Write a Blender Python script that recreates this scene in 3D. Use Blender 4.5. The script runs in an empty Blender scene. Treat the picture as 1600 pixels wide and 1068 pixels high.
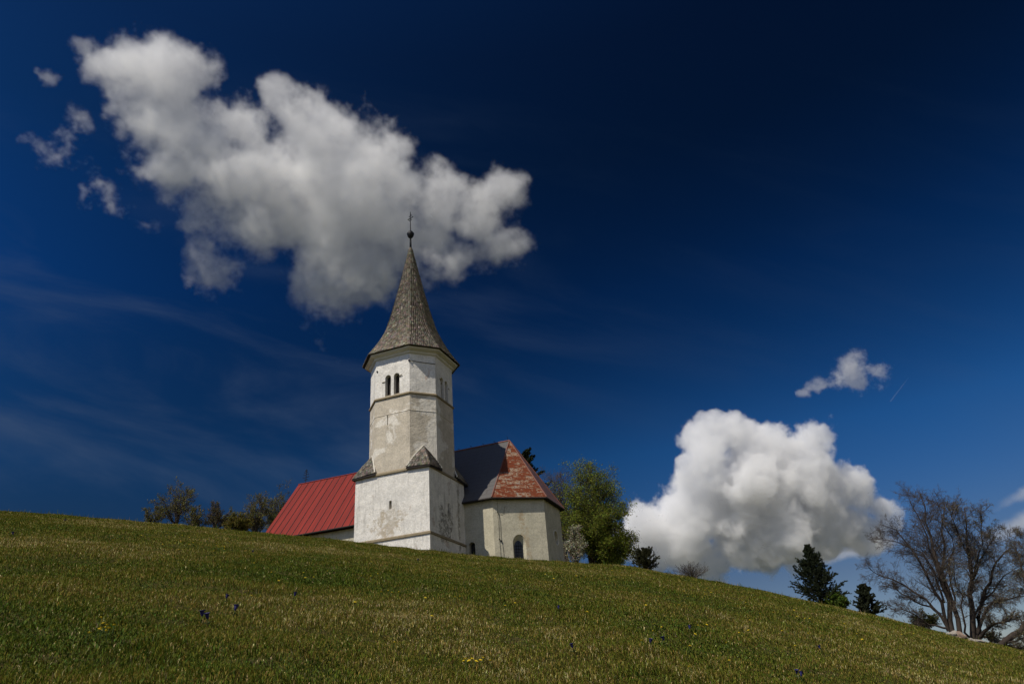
import bpy, bmesh, math, random
import numpy as np
from mathutils import Vector, Matrix

SC = bpy.context.scene
COL = SC.collection
rng = np.random.default_rng(11)
random.seed(5)
R = math.radians

# ------------------------------------------------------------------ camera
FPX, PITCH, ROLL = 1126.92, 0.475, -0.0778          # focal length for a 1600 px wide frame
_f = np.array([0, math.cos(PITCH), math.sin(PITCH)])
_u = np.array([0, -math.sin(PITCH), math.cos(PITCH)])
_r = np.array([1.0, 0, 0])
CR = _r * math.cos(ROLL) + _u * math.sin(ROLL)
CU = -_r * math.sin(ROLL) + _u * math.cos(ROLL)
def ray(x, y):
    return _f + (x - 800) / FPX * CR + (534 - y) / FPX * CU
cam = bpy.data.cameras.new('camera')
cam_o = bpy.data.objects.new('camera', cam)
COL.objects.link(cam_o)
cam.sensor_width = 36
cam.lens = 36 * FPX / 1600
cam.clip_start = 0.1
cam.clip_end = 60000
_m = Matrix.Identity(4)
for i in range(3):
    _m[i][0], _m[i][1], _m[i][2] = CR[i], CU[i], -_f[i]
cam_o.matrix_world = _m
SC.camera = cam_o

# ------------------------------------------------------------------ sun, sky, exposure
SUN_EL = R(52.5)
_h = np.array([-0.665, -0.747])
_h /= np.linalg.norm(_h)
SUN = Vector((_h[0] * math.cos(SUN_EL), _h[1] * math.cos(SUN_EL), math.sin(SUN_EL)))
sl = bpy.data.lights.new('sun', 'SUN')
sl.energy = 4.5
sl.angle = R(0.5)
sl.color = (1.0, 0.93, 0.82)
so = bpy.data.objects.new('sun', sl)
COL.objects.link(so)
so.rotation_euler = SUN.to_track_quat('Z', 'Y').to_euler()
so.location = (-30, -30, 60)
SC.view_settings.view_transform = 'Standard'
SC.view_settings.look = 'None'
SC.view_settings.exposure = 0.0
SC.view_settings.gamma = 1.0
SC.cycles.use_denoising = True
SC.cycles.use_adaptive_sampling = True
SC.cycles.adaptive_threshold = 0.02
SC.cycles.max_bounces = 8
SC.cycles.diffuse_bounces = 3
SC.cycles.glossy_bounces = 2
SC.cycles.transmission_bounces = 2
SC.cycles.transparent_max_bounces = 8
SC.cycles.volume_bounces = 8
SC.cycles.volume_step_rate = 1.5

class NT:
    """small helper for building node trees"""
    def __init__(s, tree):
        s.t = tree
    def n(s, typ, ins=None, **kw):
        nd = s.t.nodes.new(typ)
        for k, v in kw.items():
            setattr(nd, k, v)
        for k, v in (ins or {}).items():
            s.put(nd.inputs[k], v)
        return nd
    def put(s, sock, v):
        if isinstance(v, bpy.types.NodeSocket):
            s.t.links.new(v, sock)
        else:
            if isinstance(v, (tuple, list)) and len(v) == 3 and sock.type == 'RGBA':
                v = (*v, 1)
            sock.default_value = v
    def m(s, op, a, b=None, c=None, clamp=False):
        nd = s.t.nodes.new('ShaderNodeMath')
        nd.operation = op
        nd.use_clamp = clamp
        for i, v in enumerate((a, b, c)):
            if v is not None:
                s.put(nd.inputs[i], v)
        return nd.outputs[0]
    def ss(s, v, lo, hi, a=0.0, b=1.0):
        nd = s.n('ShaderNodeMapRange', {'Value': v, 'From Min': lo, 'From Max': hi, 'To Min': a, 'To Max': b}, interpolation_type='SMOOTHSTEP')
        return nd.outputs[0]
    def mix(s, f, a, b, mode='MIX'):
        nd = s.t.nodes.new('ShaderNodeMix')
        nd.data_type = 'RGBA'
        nd.blend_type = mode
        s.put(nd.inputs[0], f)
        s.put(nd.inputs[6], a)
        s.put(nd.inputs[7], b)
        return nd.outputs[2]
    def noise(s, vec, scale, detail=3, rough=0.55, dist=0.0):
        nd = s.n('ShaderNodeTexNoise', {'Scale': scale, 'Detail': detail, 'Roughness': rough, 'Distortion': dist})
        if vec is not None:
            s.put(nd.inputs['Vector'], vec)
        return nd.outputs['Fac']

world = bpy.data.worlds.new('World')
SC.world = world
world.use_nodes = True
W = NT(world.node_tree)
bgn = world.node_tree.nodes['Background']
sky = W.n('ShaderNodeTexSky', sky_type='NISHITA', sun_disc=False)
sky.sun_elevation = SUN_EL
sky.sun_rotation = math.atan2(_h[0], _h[1])
sky.altitude = 600
sky.air_density = 1.0
sky.dust_density = 0.6
sky.ozone_density = 1.6
gen = W.n('ShaderNodeTexCoord').outputs['Generated']
dot = W.n('ShaderNodeVectorMath', {0: gen, 1: tuple(SUN)}, operation='DOT_PRODUCT').outputs['Value']
c2 = W.m('MULTIPLY', dot, dot)
# a polarised sky: darkest at right angles to the sun, full strength towards and away from it
pol = W.m('DIVIDE', W.m('SUBTRACT', 1.0, c2), W.m('ADD', 1.0, c2))
sep = W.n('ShaderNodeSeparateXYZ', {0: gen})
dx, dy, dz = sep.outputs
POL = W.m('SUBTRACT', 1.0, W.m('MULTIPLY', pol, 0.84))
gam = W.n('ShaderNodeGamma', {0: sky.outputs[0], 1: 1.35}).outputs[0]
rmp = W.n('ShaderNodeValToRGB', {0: dz})
el_ = rmp.color_ramp.elements
el_[0].position, el_[0].color = 0.03, (0.40, 0.38, 0.44, 1)
el_[1].position, el_[1].color = 0.75, (0.07, 0.22, 0.38, 1)
for p_, c_ in ((0.13, (0.36, 0.37, 0.44, 1)), (0.30, (0.18, 0.60, 0.95, 1)), (0.50, (0.08, 0.46, 0.88, 1)), (0.65, (0.07, 0.29, 0.50, 1))):
    e_ = el_.new(p_)
    e_.color = c_
tint = W.mix(1.0, gam, rmp.outputs[0], 'MULTIPLY')
col = W.n('ShaderNodeVectorMath', {0: tint, 'Scale': POL}, operation='SCALE').outputs[0]
# thin high cirrus, in directions
yy = W.m('MAXIMUM', dy, 0.15)
cu = W.m('DIVIDE', dx, yy)
cw = W.m('DIVIDE', dz, yy)
ru = W.m('ADD', W.m('MULTIPLY', cu, 0.93), W.m('MULTIPLY', cw, -0.36))
rw = W.m('ADD', W.m('MULTIPLY', cu, 0.36), W.m('MULTIPLY', cw, 0.93))
cv = W.n('ShaderNodeCombineXYZ', {0: W.m('MULTIPLY', ru, 1.3), 1: W.m('MULTIPLY', rw, 4.5), 2: 0.7}).outputs[0]
cir = W.ss(W.noise(cv, 1.6, 6, 0.55, 0.6), 0.42, 0.85)
cir = W.m('MULTIPLY', cir, W.ss(cw, 1.25, 0.25))
cir = W.m('MULTIPLY', cir, W.ss(cu, 0.25, -0.5, 0.12, 1.0))
col = W.mix(W.m('MULTIPLY', cir, 0.7), col, (0.62, 0.95, 1.65))
# unseen broken cloud, added behind and beside the viewer to light the shaded walls
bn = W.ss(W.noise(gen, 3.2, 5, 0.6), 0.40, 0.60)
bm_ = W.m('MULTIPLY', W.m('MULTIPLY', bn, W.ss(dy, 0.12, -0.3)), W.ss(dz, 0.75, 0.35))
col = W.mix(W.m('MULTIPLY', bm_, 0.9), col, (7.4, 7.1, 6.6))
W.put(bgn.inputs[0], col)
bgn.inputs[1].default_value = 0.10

# ------------------------------------------------------------------ mesh and tag helpers
def tag(o, label=None, cat=None, group=None, kind=None):
    for k, v in (('label', label), ('category', cat), ('group', group), ('kind', kind)):
        if v:
            o[k] = v
    return o

def empty(name, loc, rz=0.0):
    o = bpy.data.objects.new(name, None)
    COL.objects.link(o)
    o.location = loc
    o.rotation_euler = (0, 0, rz)
    o.empty_display_size = 0.3
    return o

def mesh_np(name, V, faces, mat, parent=None, colr=None, smooth=False, uv=None):
    """faces: list of int arrays (n,3) or (n,4). colr: per-vertex colours. uv: per-loop coordinates"""
    me = bpy.data.meshes.new(name)
    V = np.asarray(V, dtype=np.float32)
    faces = [np.asarray(f, dtype=np.int32) for f in faces if len(f)]
    me.vertices.add(len(V))
    me.vertices.foreach_set('co', V.ravel())
    nl = sum(f.size for f in faces)
    me.loops.add(nl)
    me.loops.foreach_set('vertex_index', np.concatenate([f.ravel() for f in faces]))
    npoly = sum(len(f) for f in faces)
    me.polygons.add(npoly)
    tot = np.concatenate([np.full(len(f), f.shape[1], np.int32) for f in faces])
    st = np.concatenate([[0], np.cumsum(tot)[:-1]]).astype(np.int32)
    me.polygons.foreach_set('loop_start', st)
    me.polygons.foreach_set('loop_total', tot)
    if smooth:
        me.polygons.foreach_set('use_smooth', np.ones(npoly, bool))
    me.update(calc_edges=True)
    if colr is not None:
        a = me.color_attributes.new('tone', 'FLOAT_COLOR', 'POINT')
        c = np.ones((len(V), 4), np.float32)
        c[:, :3] = colr
        a.data.foreach_set('color', c.ravel())
    if uv is not None:
        l = me.uv_layers.new(name='uv')
        l.data.foreach_set('uv', np.asarray(uv, np.float32).ravel())
    if mat:
        me.materials.append(mat)
    o = bpy.data.objects.new(name, me)
    COL.objects.link(o)
    if parent:
        o.parent = parent
    return o

class MB:
    """collects boxes, prisms and tubes for ONE mesh"""
    def __init__(s):
        s.v, s.f = [], []
    def add(s, V, F):
        b = len(s.v)
        s.v += [tuple(map(float, p)) for p in V]
        s.f += [tuple(i + b for i in f) for f in F]
    def hexa(s, P):          # 8 corners: bottom ring 0-3, top ring 4-7
        s.add(P, [(3, 2, 1, 0), (4, 5, 6, 7), (0, 1, 5, 4), (1, 2, 6, 5), (2, 3, 7, 6), (3, 0, 4, 7)])
    def box(s, x0, x1, y0, y1, z0, z1):
        s.hexa([(x0, y0, z0), (x1, y0, z0), (x1, y1, z0), (x0, y1, z0), (x0, y0, z1), (x1, y0, z1), (x1, y1, z1), (x0, y1, z1)])
    def loft(s, rings, cap=True):
        n = len(rings[0])
        V = [p for r in rings for p in r]
        F = []
        for k in range(len(rings) - 1):
            for i in range(n):
                j = (i + 1) % n
                F.append((k * n + i, k * n + j, (k + 1) * n + j, (k + 1) * n + i))
        if cap:
            F.append(tuple(range(n - 1, -1, -1)))
            F.append(tuple((len(rings) - 1) * n + i for i in range(n)))
        s.add(V, F)
    def tube(s, pts, r, k=6):
        pts = [np.array(p, float) for p in pts]
        rs = r if isinstance(r, (list, tuple)) else [r] * len(pts)
        rings = []
        for i, p in enumerate(pts):
            t = pts[min(i + 1, len(pts) - 1)] - pts[max(i - 1, 0)]
            t = t / (np.linalg.norm(t) + 1e-9)
            a = np.cross(t, [0, 0, 1.0] if abs(t[2]) < 0.9 else [1.0, 0, 0])
            a /= np.linalg.norm(a)
            b = np.cross(t, a)
            rings.append([p + rs[i] * (math.cos(q * 2 * math.pi / k) * a + math.sin(q * 2 * math.pi / k) * b) for q in range(k)])
        s.loft(rings)
    def lathe(s, prof, cx, cy, k=16):
        s.loft([[(cx + r * math.cos(q * 2 * math.pi / k), cy + r * math.sin(q * 2 * math.pi / k), z) for q in range(k)] for r, z in prof])
    def build(s, name, mat, parent=None, smooth=False, bevel=0.0):
        me = bpy.data.meshes.new(name)
        me.from_pydata(s.v, [], s.f)
        bm = bmesh.new()
        bm.from_mesh(me)
        bmesh.ops.recalc_face_normals(bm, faces=bm.faces)
        bm.to_mesh(me)
        bm.free()
        if smooth:
            for p in me.polygons:
                p.use_smooth = True
        if mat:
            me.materials.append(mat)
        o = bpy.data.objects.new(name, me)
        COL.objects.link(o)
        if parent:
            o.parent = parent
        return o

def carve(o, cutters):
    """boolean difference, baked at once so that no helper object is left"""
    cs = []
    for mb in cutters:
        c = mb.build('cutter', None)
        cs.append(c)
        md = o.modifiers.new('cut', 'BOOLEAN')
        md.operation = 'DIFFERENCE'
        md.solver = 'EXACT'
        md.object = c
    par = o.parent
    o.parent = None
    bpy.context.view_layer.update()
    dg = bpy.context.evaluated_depsgraph_get()
    me = bpy.data.meshes.new_from_object(o.evaluated_get(dg))
    me.name = o.data.name
    o.modifiers.clear()
    o.data = me
    o.parent = par
    for c in cs:
        d = c.data
        bpy.data.objects.remove(c)
        bpy.data.meshes.remove(d)

def mat(name, rough=0.9, spec=0.2):
    m_ = bpy.data.materials.new(name)
    m_.use_nodes = True
    t = NT(m_.node_tree)
    b = m_.node_tree.nodes['Principled BSDF']
    b.inputs['Roughness'].default_value = rough
    b.inputs['Specular IOR Level'].default_value = spec
    return m_, t, b

def flat_mat(name, c, rough=0.8, metal=0.0, spec=0.3, var=0.25, scale=8.0):
    m_, t, b = mat(name, rough, spec)
    oc = t.n('ShaderNodeTexCoord').outputs['Object']
    n = t.noise(oc, scale, 4, 0.6)
    t.put(b.inputs['Base Color'], t.mix(n, tuple(x * (1 - var) for x in c), tuple(min(1, x * (1 + var)) for x in c)))
    b.inputs['Metallic'].default_value = metal
    return m_

# ------------------------------------------------------------------ terrain
_AZ = np.array([-180, -144, -120, -90, -60, -48, -36.77, -33.14, -29.21, -25.02, -19.66, -15.93, -13.3, -7.6, -4.26, 1.63, 7.66, 11.08, 15.04, 18.75, 22.6, 24.78, 27.8, 29.42, 31.28, 45, 60, 90, 120, 180.])
_SL = np.array([-0.22, -0.13, 0.02, 0.15, 0.22, 0.24, 0.245, 0.2453, 0.2422, 0.2385, 0.2299, 0.2235, 0.2175, 0.2017, 0.1925, 0.1776, 0.1623, 0.1441, 0.1247, 0.1021, 0.0784, 0.0649, 0.0422, 0.0327, 0.0218, -0.06, -0.12, -0.2, -0.25, -0.22])
_azf = np.linspace(-180, 180, 1441)
_slf = np.interp(_azf, _AZ, _SL)
_k = np.exp(-0.5 * (np.arange(-12, 13) / 4.5) ** 2)
_slf = np.convolve(np.pad(_slf, 12, mode='wrap'), _k / _k.sum(), mode='valid')
RC = 40.0
EYE = 1.6
def ground(x, y):
    x = np.asarray(x, float)
    y = np.asarray(y, float)
    r = np.hypot(x, y)
    e = np.interp(np.degrees(np.arctan2(x, y)), _azf, _slf)
    c = EYE / RC ** 2
    r1 = np.minimum(r, 75.0)
    z = e * r1 - c * (r1 - RC) ** 2
    g0 = e - 2 * c * 35.0                      # slope at 75 m; beyond it the hill rolls over into the valley
    q = np.maximum(r - 75.0, 0)
    z = z + g0 * 60 * (1 - np.exp(-q / 60)) - 0.0011 * np.minimum(q, 260) ** 2 - 0.05 * np.maximum(q - 260, 0) * np.exp(-q / 900)
    bump = 0.045 * (np.sin(1.3 * x + 0.7 * y) * np.sin(0.9 * y - 0.5 * x + 1) + 0.7 * np.sin(2.9 * x - 1.7 * y + 2) * np.sin(2.2 * y + 0.8 * x))
    return z + bump * np.clip(r / 6, 0, 1)
def spot(px, py, r):
    """ground point at the bearing of a pixel, r metres away"""
    d = ray(px, py)
    k = r / math.hypot(d[0], d[1])
    x, y = d[0] * k, d[1] * k
    return np.array([x, y, float(ground(x, y))])
def at(px, py, r):
    """point on the ray of a pixel at horizontal distance r"""
    d = ray(px, py)
    return d * (r / math.hypot(d[0], d[1]))

def hit(px, py):
    """where the ray of a pixel meets the slope"""
    d = ray(px, py)
    d = d / math.hypot(d[0], d[1])
    r = 4.0
    while r < 60 and d[2] * r > float(ground(d[0] * r, d[1] * r)):
        r += 0.05
    return np.array([d[0] * r, d[1] * r, float(ground(d[0] * r, d[1] * r))]), r

def meadow_material():
    m_, t, b = mat('meadow ground', 1.0, 0.05)
    pos = t.n('ShaderNodeNewGeometry').outputs['Position']
    n1 = t.noise(pos, 0.35, 5, 0.65)
    n2 = t.noise(pos, 2.6, 6, 0.7)
    n3 = t.noise(pos, 22.0, 4, 0.7)
    c = t.mix(t.ss(n1, 0.38, 0.62), (0.052, 0.064, 0.008), (0.092, 0.082, 0.016))
    c = t.mix(t.ss(n2, 0.42, 0.68), c, (0.105, 0.085, 0.040))
    c = t.mix(t.ss(n3, 0.55, 0.3), c, (0.012, 0.018, 0.005))
    t.put(b.inputs['Base Color'], c)
    bp = t.n('ShaderNodeBump', {'Strength': 1.0, 'Distance': 0.08, 'Height': t.noise(pos, 14.0, 6, 0.75)})
    t.put(b.inputs['Normal'], bp.outputs[0])
    return m_
def build_ground():
    rr = np.concatenate([np.arange(0.4, 12, 0.4), np.arange(12, 60, 0.6), np.geomspace(60, 420, 45), np.geomspace(480, 9000, 24)])
    na = 720
    az = np.linspace(-math.pi, math.pi, na, endpoint=False)
    A, Q = np.meshgrid(az, rr)
    x, y = Q * np.sin(A), Q * np.cos(A)
    V = np.stack([x, y, ground(x, y)], -1).reshape(-1, 3)
    V = np.vstack([V, [[0, 0, -EYE]]])
    n = len(rr)
    i = np.arange(n - 1)[:, None] * na
    j = np.arange(na)[None, :]
    j2 = (j + 1) % na
    Fq = np.stack([i + j, i + na + j, i + na + j2, i + j2], -1).reshape(-1, 4)
    Ft = np.stack([np.full(na, n * na), j.ravel(), j2.ravel()], -1)
    tag(mesh_np('ground', V, [Fq, Ft], meadow_material(), smooth=True), kind='structure')
build_ground()

# ------------------------------------------------------------------ church
PHI = 0.3457
CX, CY = -5.6611, 42.5002
e1 = np.array([-math.cos(PHI), math.sin(PHI), 0])
e2 = np.array([math.sin(PHI), math.cos(PHI), 0])
CZ = 8.4
church = empty('church', (CX, CY, CZ), -PHI)
tag(church, 'white hilltop church with octagonal shingled spire, red nave roof and rusty chancel roof', 'church')
def L(a, b, z):              # a runs left along the tower front, b runs back, z is height over the eye
    return (-a, b, z - CZ)

def plaster(name, base, patch, amount, grime, seed, rough_=0.75, stains=()):
    m_, t, b = mat(name, 0.95, 0.1)
    oc = t.n('ShaderNodeTexCoord').outputs['Object']
    v = t.n('ShaderNodeVectorMath', {0: oc, 1: (seed, seed * 1.7, seed * 0.3)}, operation='ADD').outputs[0]
    big = t.noise(v, 0.55, 6, 0.62, 0.4)
    c = t.mix(t.ss(t.noise(v, 1.7, 5, 0.7), 0.3, 0.75), base, tuple(x * 0.76 for x in base))
    c = t.mix(t.m('MULTIPLY', t.ss(big, 1 - amount, 1 - amount + 0.05), 0.85), c, patch)
    sv = t.n('ShaderNodeVectorMath', {0: v, 1: (3.2, 3.2, 0.35)}, operation='MULTIPLY').outputs[0]
    st = t.ss(t.noise(sv, 1.0, 5, 0.65), 0.50, 0.74)
    c = t.mix(t.m('MULTIPLY', st, grime), c, (0.20, 0.185, 0.155))
    gr_ = t.noise(v, 11.0, 8, 0.8)
    c = t.mix(t.ss(gr_, 0.36, 0.60), t.mix(0.30, c, (0.10, 0.09, 0.075)), c)
    sp = t.ss(t.noise(v, 9.0, 3, 0.7), 0.66, 0.72)
    c = t.mix(t.m('MULTIPLY', sp, 0.35), c, (0.25, 0.22, 0.17))
    for (cx, cy, cz, rx, ry, rz, tone, edge) in stains:
        dv = t.n('ShaderNodeVectorMath', {0: oc, 1: (cx, cy, cz)}, operation='SUBTRACT').outputs[0]
        dv = t.n('ShaderNodeVectorMath', {0: dv, 1: (1 / rx, 1 / ry, 1 / rz)}, operation='MULTIPLY').outputs[0]
        ln = t.n('ShaderNodeVectorMath', {0: dv}, operation='LENGTH').outputs['Value']
        wv = t.m('ADD', ln, t.m('ADD', t.m('MULTIPLY', t.m('SUBTRACT', t.noise(v, 1.5, 6, 0.7), 0.5), 2.6), t.m('MULTIPLY', t.m('SUBTRACT', t.noise(v, 4.5, 5, 0.7), 0.5), 2.0)))
        brk = t.m('ADD', t.ss(t.noise(v, 3.2, 7, 0.78), 0.44, 0.56), 0.12, clamp=True)
        c = t.mix(t.m('MULTIPLY', t.ss(wv, 1.15, 1.15 - edge, 0.0, 0.9), brk), c, tone)
    t.put(b.inputs['Base Color'], c)
    h = t.m('ADD', t.noise(v, 6.0, 6, 0.7), t.m('MULTIPLY', t.noise(v, 1.1, 3, 0.6), 1.5))
    bp = t.n('ShaderNodeBump', {'Strength': rough_, 'Distance': 0.045, 'Height': h})
    t.put(b.inputs['Normal'], bp.outputs[0])
    return m_

M_BASE = plaster('whitewashed plaster', (0.80, 0.765, 0.69), (0.50, 0.43, 0.36), 0.40, 0.45, 3.1, stains=(
    (-2.9, 0.0, 10.75 - CZ, 1.1, 0.6, 0.75, (0.40, 0.34, 0.25), 0.25),
    (-2.6, 0.0, 11.3 - CZ, 0.35, 0.6, 0.8, (0.45, 0.41, 0.34), 0.5),
    (-2.4, 0.0, 12.3 - CZ, 1.5, 0.6, 0.5, (0.55, 0.53, 0.48), 0.6),
    (0.0, 2.0, 10.6 - CZ, 0.6, 0.9, 1.1, (0.20, 0.19, 0.165), 0.3),
    (0.0, 2.7, 11.2 - CZ, 0.6, 0.45, 0.8, (0.24, 0.225, 0.19), 0.4),
    (0.0, 4.1, 11.3 - CZ, 0.6, 0.22, 3.0, (0.26, 0.24, 0.19), 0.5)))
M_OCT = plaster('patched octagon plaster', (0.58, 0.515, 0.405), (0.74, 0.695, 0.60), 0.47, 0.30, 9.4)
M_BELFRY = plaster('belfry whitewash', (0.80, 0.765, 0.69), (0.56, 0.45, 0.37), 0.38, 0.28, 15.2)
M_CREAM = plaster('cream nave plaster', (0.54, 0.50, 0.375), (0.46, 0.39, 0.29), 0.33, 0.16, 21.7, 0.4, stains=(
    (3.62, 5.95, 11.0 - CZ, 0.22, 0.22, 1.3, (0.34, 0.27, 0.17), 0.55),
    (3.85, 6.15, 9.4 - CZ, 0.2, 0.2, 1.2, (0.37, 0.30, 0.20), 0.6)))
M_STONE = flat_mat('tan sandstone trim', (0.235, 0.19, 0.12), 0.9, var=0.35, scale=5)
M_CORN = flat_mat('pale painted cornice', (0.55, 0.52, 0.44), 0.9, var=0.15, scale=4)
M_IRON = flat_mat('black wrought iron', (0.02, 0.02, 0.022), 0.5, metal=0.6, var=0.3)
M_DARKWOOD = flat_mat('dark weathered eave wood', (0.022, 0.018, 0.015), 0.9, var=0.4)
M_GLASS, _t, _b = mat('dark leaded glass', 0.12, 0.5)
_b.inputs['Base Color'].default_value = (0.012, 0.014, 0.018, 1)
M_RED, _t, _b = mat('red painted sheet metal', 0.55, 0.18)
_oc = _t.n('ShaderNodeTexCoord').outputs['Object']
_t.put(_b.inputs['Base Color'], _t.mix(_t.noise(_oc, 1.2, 5, 0.7), (0.150, 0.009, 0.007), (0.190, 0.014, 0.010)))
_sv = _t.n('ShaderNodeVectorMath', {0: _oc, 1: (1.667, 0.12, 0.12)}, operation='MULTIPLY').outputs[0]
_t.put(_b.inputs['Base Color'], _t.mix(_t.ss(_t.noise(_sv, 1.5, 5, 0.7), 0.35, 0.7), (0.150, 0.012, 0.007), _t.mix(_t.noise(_oc, 2.5, 6, 0.75), (0.180, 0.013, 0.007), (0.240, 0.022, 0.012))))
_bp = _t.n('ShaderNodeBump', {'Strength': 0.35, 'Distance': 0.03, 'Height': _t.noise(_oc, 1.6, 3)})
_t.put(_b.inputs['Normal'], _bp.outputs[0])
M_SEAM = flat_mat('dark red seam', (0.022, 0.006, 0.006), 0.6, var=0.2)

def sheet_mat(name, paint, rust, amount, worn):
    m_, t, b = mat(name, 0.7, 0.12)
    uv = t.n('ShaderNodeUVMap', uv_map='uv').outputs[0]
    br = t.n('ShaderNodeTexBrick', {'Vector': uv, 'Color1': (0, 0, 0, 1), 'Color2': (1, 1, 1, 1), 'Mortar': (0.5, 0.5, 0.5, 1), 'Scale': 1.0, 'Mortar Size': 0.012, 'Brick Width': 0.95, 'Row Height': 0.42, 'Mortar Smooth': 0.3}, offset=0.5)
    per = t.n('ShaderNodeSeparateColor', {0: br.outputs[0]}).outputs[0]
    rv = t.n('ShaderNodeVectorMath', {0: uv, 1: (1.2, 2.4, 1.0)}, operation='MULTIPLY').outputs[0]
    n = t.noise(rv, 2.0, 9, 0.78, 0.15)
    fine = t.noise(uv, 7.0, 6, 0.75)
    k = t.m('ADD', t.m('ADD', t.m('MULTIPLY', n, 1.0), t.m('MULTIPLY', per, 0.16)), t.m('MULTIPLY', fine, 0.5))
    f = t.ss(k, 0.98 - amount, 1.03 - amount)
    rs = t.mix(fine, tuple(x * 0.6 for x in rust), tuple(x * 1.4 for x in rust))
    pt = t.mix(n, tuple(x * 0.8 for x in paint), tuple(x * 1.15 for x in paint))
    c = t.mix(f, pt, rs)
    edge = t.ss(k, 0.90 - amount, 0.98 - amount)
    c = t.mix(t.m('MULTIPLY', t.m('MULTIPLY', edge, t.m('SUBTRACT', 1.0, f)), 0.7), c, worn)
    c = t.mix(t.m('MULTIPLY', br.outputs[1], 0.75), c, (0.05, 0.035, 0.03))
    t.put(b.inputs['Base Color'], c)
    t.put(b.inputs['Roughness'], t.ss(f, 0, 1, 0.5, 0.9))
    bp = t.n('ShaderNodeBump', {'Strength': 0.6, 'Distance': 0.02, 'Height': t.m('SUBTRACT', t.m('MULTIPLY', per, 0.3), br.outputs[1])})
    t.put(b.inputs['Normal'], bp.outputs[0])
    return m_
M_GREY = sheet_mat('grey painted roof sheet', (0.098, 0.094, 0.092), (0.10, 0.07, 0.055), -0.18, (0.12, 0.11, 0.10))
M_RUST = sheet_mat('rusting grey roof sheet', (0.20, 0.18, 0.172), (0.130, 0.033, 0.014), 0.22, (0.30, 0.19, 0.09))
M_OXBLOOD = sheet_mat('oxblood roof sheet', (0.14, 0.085, 0.085), (0.15, 0.045, 0.03), 0.08, (0.2, 0.12, 0.09))

M_SHINGLE, _t, _b = mat('weathered wood shingle', 0.9, 0.15)
_at = _t.n('ShaderNodeVertexColor', layer_name='tone').outputs[0]
_oc = _t.n('ShaderNodeTexCoord').outputs['Object']
_t.put(_b.inputs['Base Color'], _t.mix(1.0, _at, _t.mix(_t.noise(_oc, 26, 4, 0.7), (0.6, 0.6, 0.6), (1.3, 1.3, 1.3)), 'MULTIPLY'))

def shingles(rows, w, thick, tone, name, parent):
    """rows: list of (left, right) edge points from eave to top, for several faces; each shingle a tilted slab"""
    Vs, Fs, Cs = [], [], []
    for face in rows:
        for k in range(len(face) - 1):
            l0, r0 = np.array(face[k][0], float), np.array(face[k][1], float)
            k2 = min(k + 2, len(face) - 1)
            l1, r1 = np.array(face[k + 1][0], float), np.array(face[k + 1][1], float)
            if k2 > k + 1:
                l1 = l1 * 0.4 + np.array(face[k2][0]) * 0.6
                r1 = r1 * 0.4 + np.array(face[k2][1]) * 0.6
            wid = np.linalg.norm(r0 - l0)
            n = max(1, int(round(wid / w)))
            nrm = np.cross(r0 - l0, (l1 + r1 - l0 - r0))
            nl = np.linalg.norm(nrm)
            if nl < 1e-6:
                continue
            nrm /= nl
            cuts = (np.arange(n + 1) + (rng.uniform(-0.25, 0.25, n + 1))) / n
            cuts[0], cuts[-1] = 0, 1
            for i in range(n):
                a, b_ = cuts[i], cuts[i + 1]
                th = thick * rng.uniform(0.7, 1.5)
                dn = (l0 - l1) * rng.uniform(-0.02, 0.07)
                p0, p1 = l0 + (r0 - l0) * a + dn, l0 + (r0 - l0) * b_ + dn
                q0, q1 = l1 + (r1 - l1) * a, l1 + (r1 - l1) * b_
                b0 = len(Vs)
                Vs += [p0 + nrm * th, p1 + nrm * th, q1 + nrm * 0.004, q0 + nrm * 0.004, p0, p1, q0, q1]
                Fs += [(b0, b0 + 1, b0 + 2, b0 + 3), (b0 + 4, b0 + 5, b0 + 1, b0), (b0 + 4, b0, b0 + 3, b0 + 6), (b0 + 1, b0 + 5, b0 + 7, b0 + 2)]
                tn = np.array(tone) * rng.uniform(0.55, 1.45) * (1 + 0.07 * rng.standard_normal(3))
                if rng.random() < 0.06:
                    tn = tn * 1.7
                Cs += [tn] * 8
    return mesh_np(name, np.array(Vs), [np.array(Fs)], M_SHINGLE, parent, np.clip(np.array(Cs), 0.01, 0.8))

S0, S1, FL0, FL1 = 0.1, 5.1, 1.36, 3.92       # octagon flats and where they turn
def octo(o=0.0, z=0.0):
    """irregular octagon in plan, grown outwards by o"""
    k = o * 0.414
    return [L(FL0 - k, S0 - o, z), L(FL1 + k, S0 - o, z), L(S1 + o, FL0 - k, z), L(S1 + o, FL1 + k, z),
            L(FL1 + k, S1 + o, z), L(FL0 - k, S1 + o, z), L(S0 - o, FL1 + k, z), L(S0 - o, FL0 - k, z)]
def arch_prism(mb, c, half, z0, zs, depth0, depth1, axis, pointed=0.0, k=10):
    """vertical opening with a round or pointed head; axis 'b' goes back from the front face, 'a' from the side face"""
    out = [(-half, z0), (half, z0)]
    if pointed:
        for i in range(k + 1):
            t = i / k
            out.append((half * (1 - t ** 1.6), zs + (pointed) * (1 - (1 - t) ** 1.5)))
        for i in range(k - 1, -1, -1):
            t = i / k
            out.append((-half * (1 - t ** 1.6), zs + (pointed) * (1 - (1 - t) ** 1.5)))
    else:
        for i in range(k + 1):
            out.append((half * math.cos(math.pi * i / k), zs + half * math.sin(math.pi * i / k)))
    r0 = [L(c + p, depth0, z) if axis == 'b' else L(depth0, c + p, z) for p, z in out]
    r1 = [L(c + p, depth1, z) if axis == 'b' else L(depth1, c + p, z) for p, z in out]
    mb.loft([r0, r1])

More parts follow.
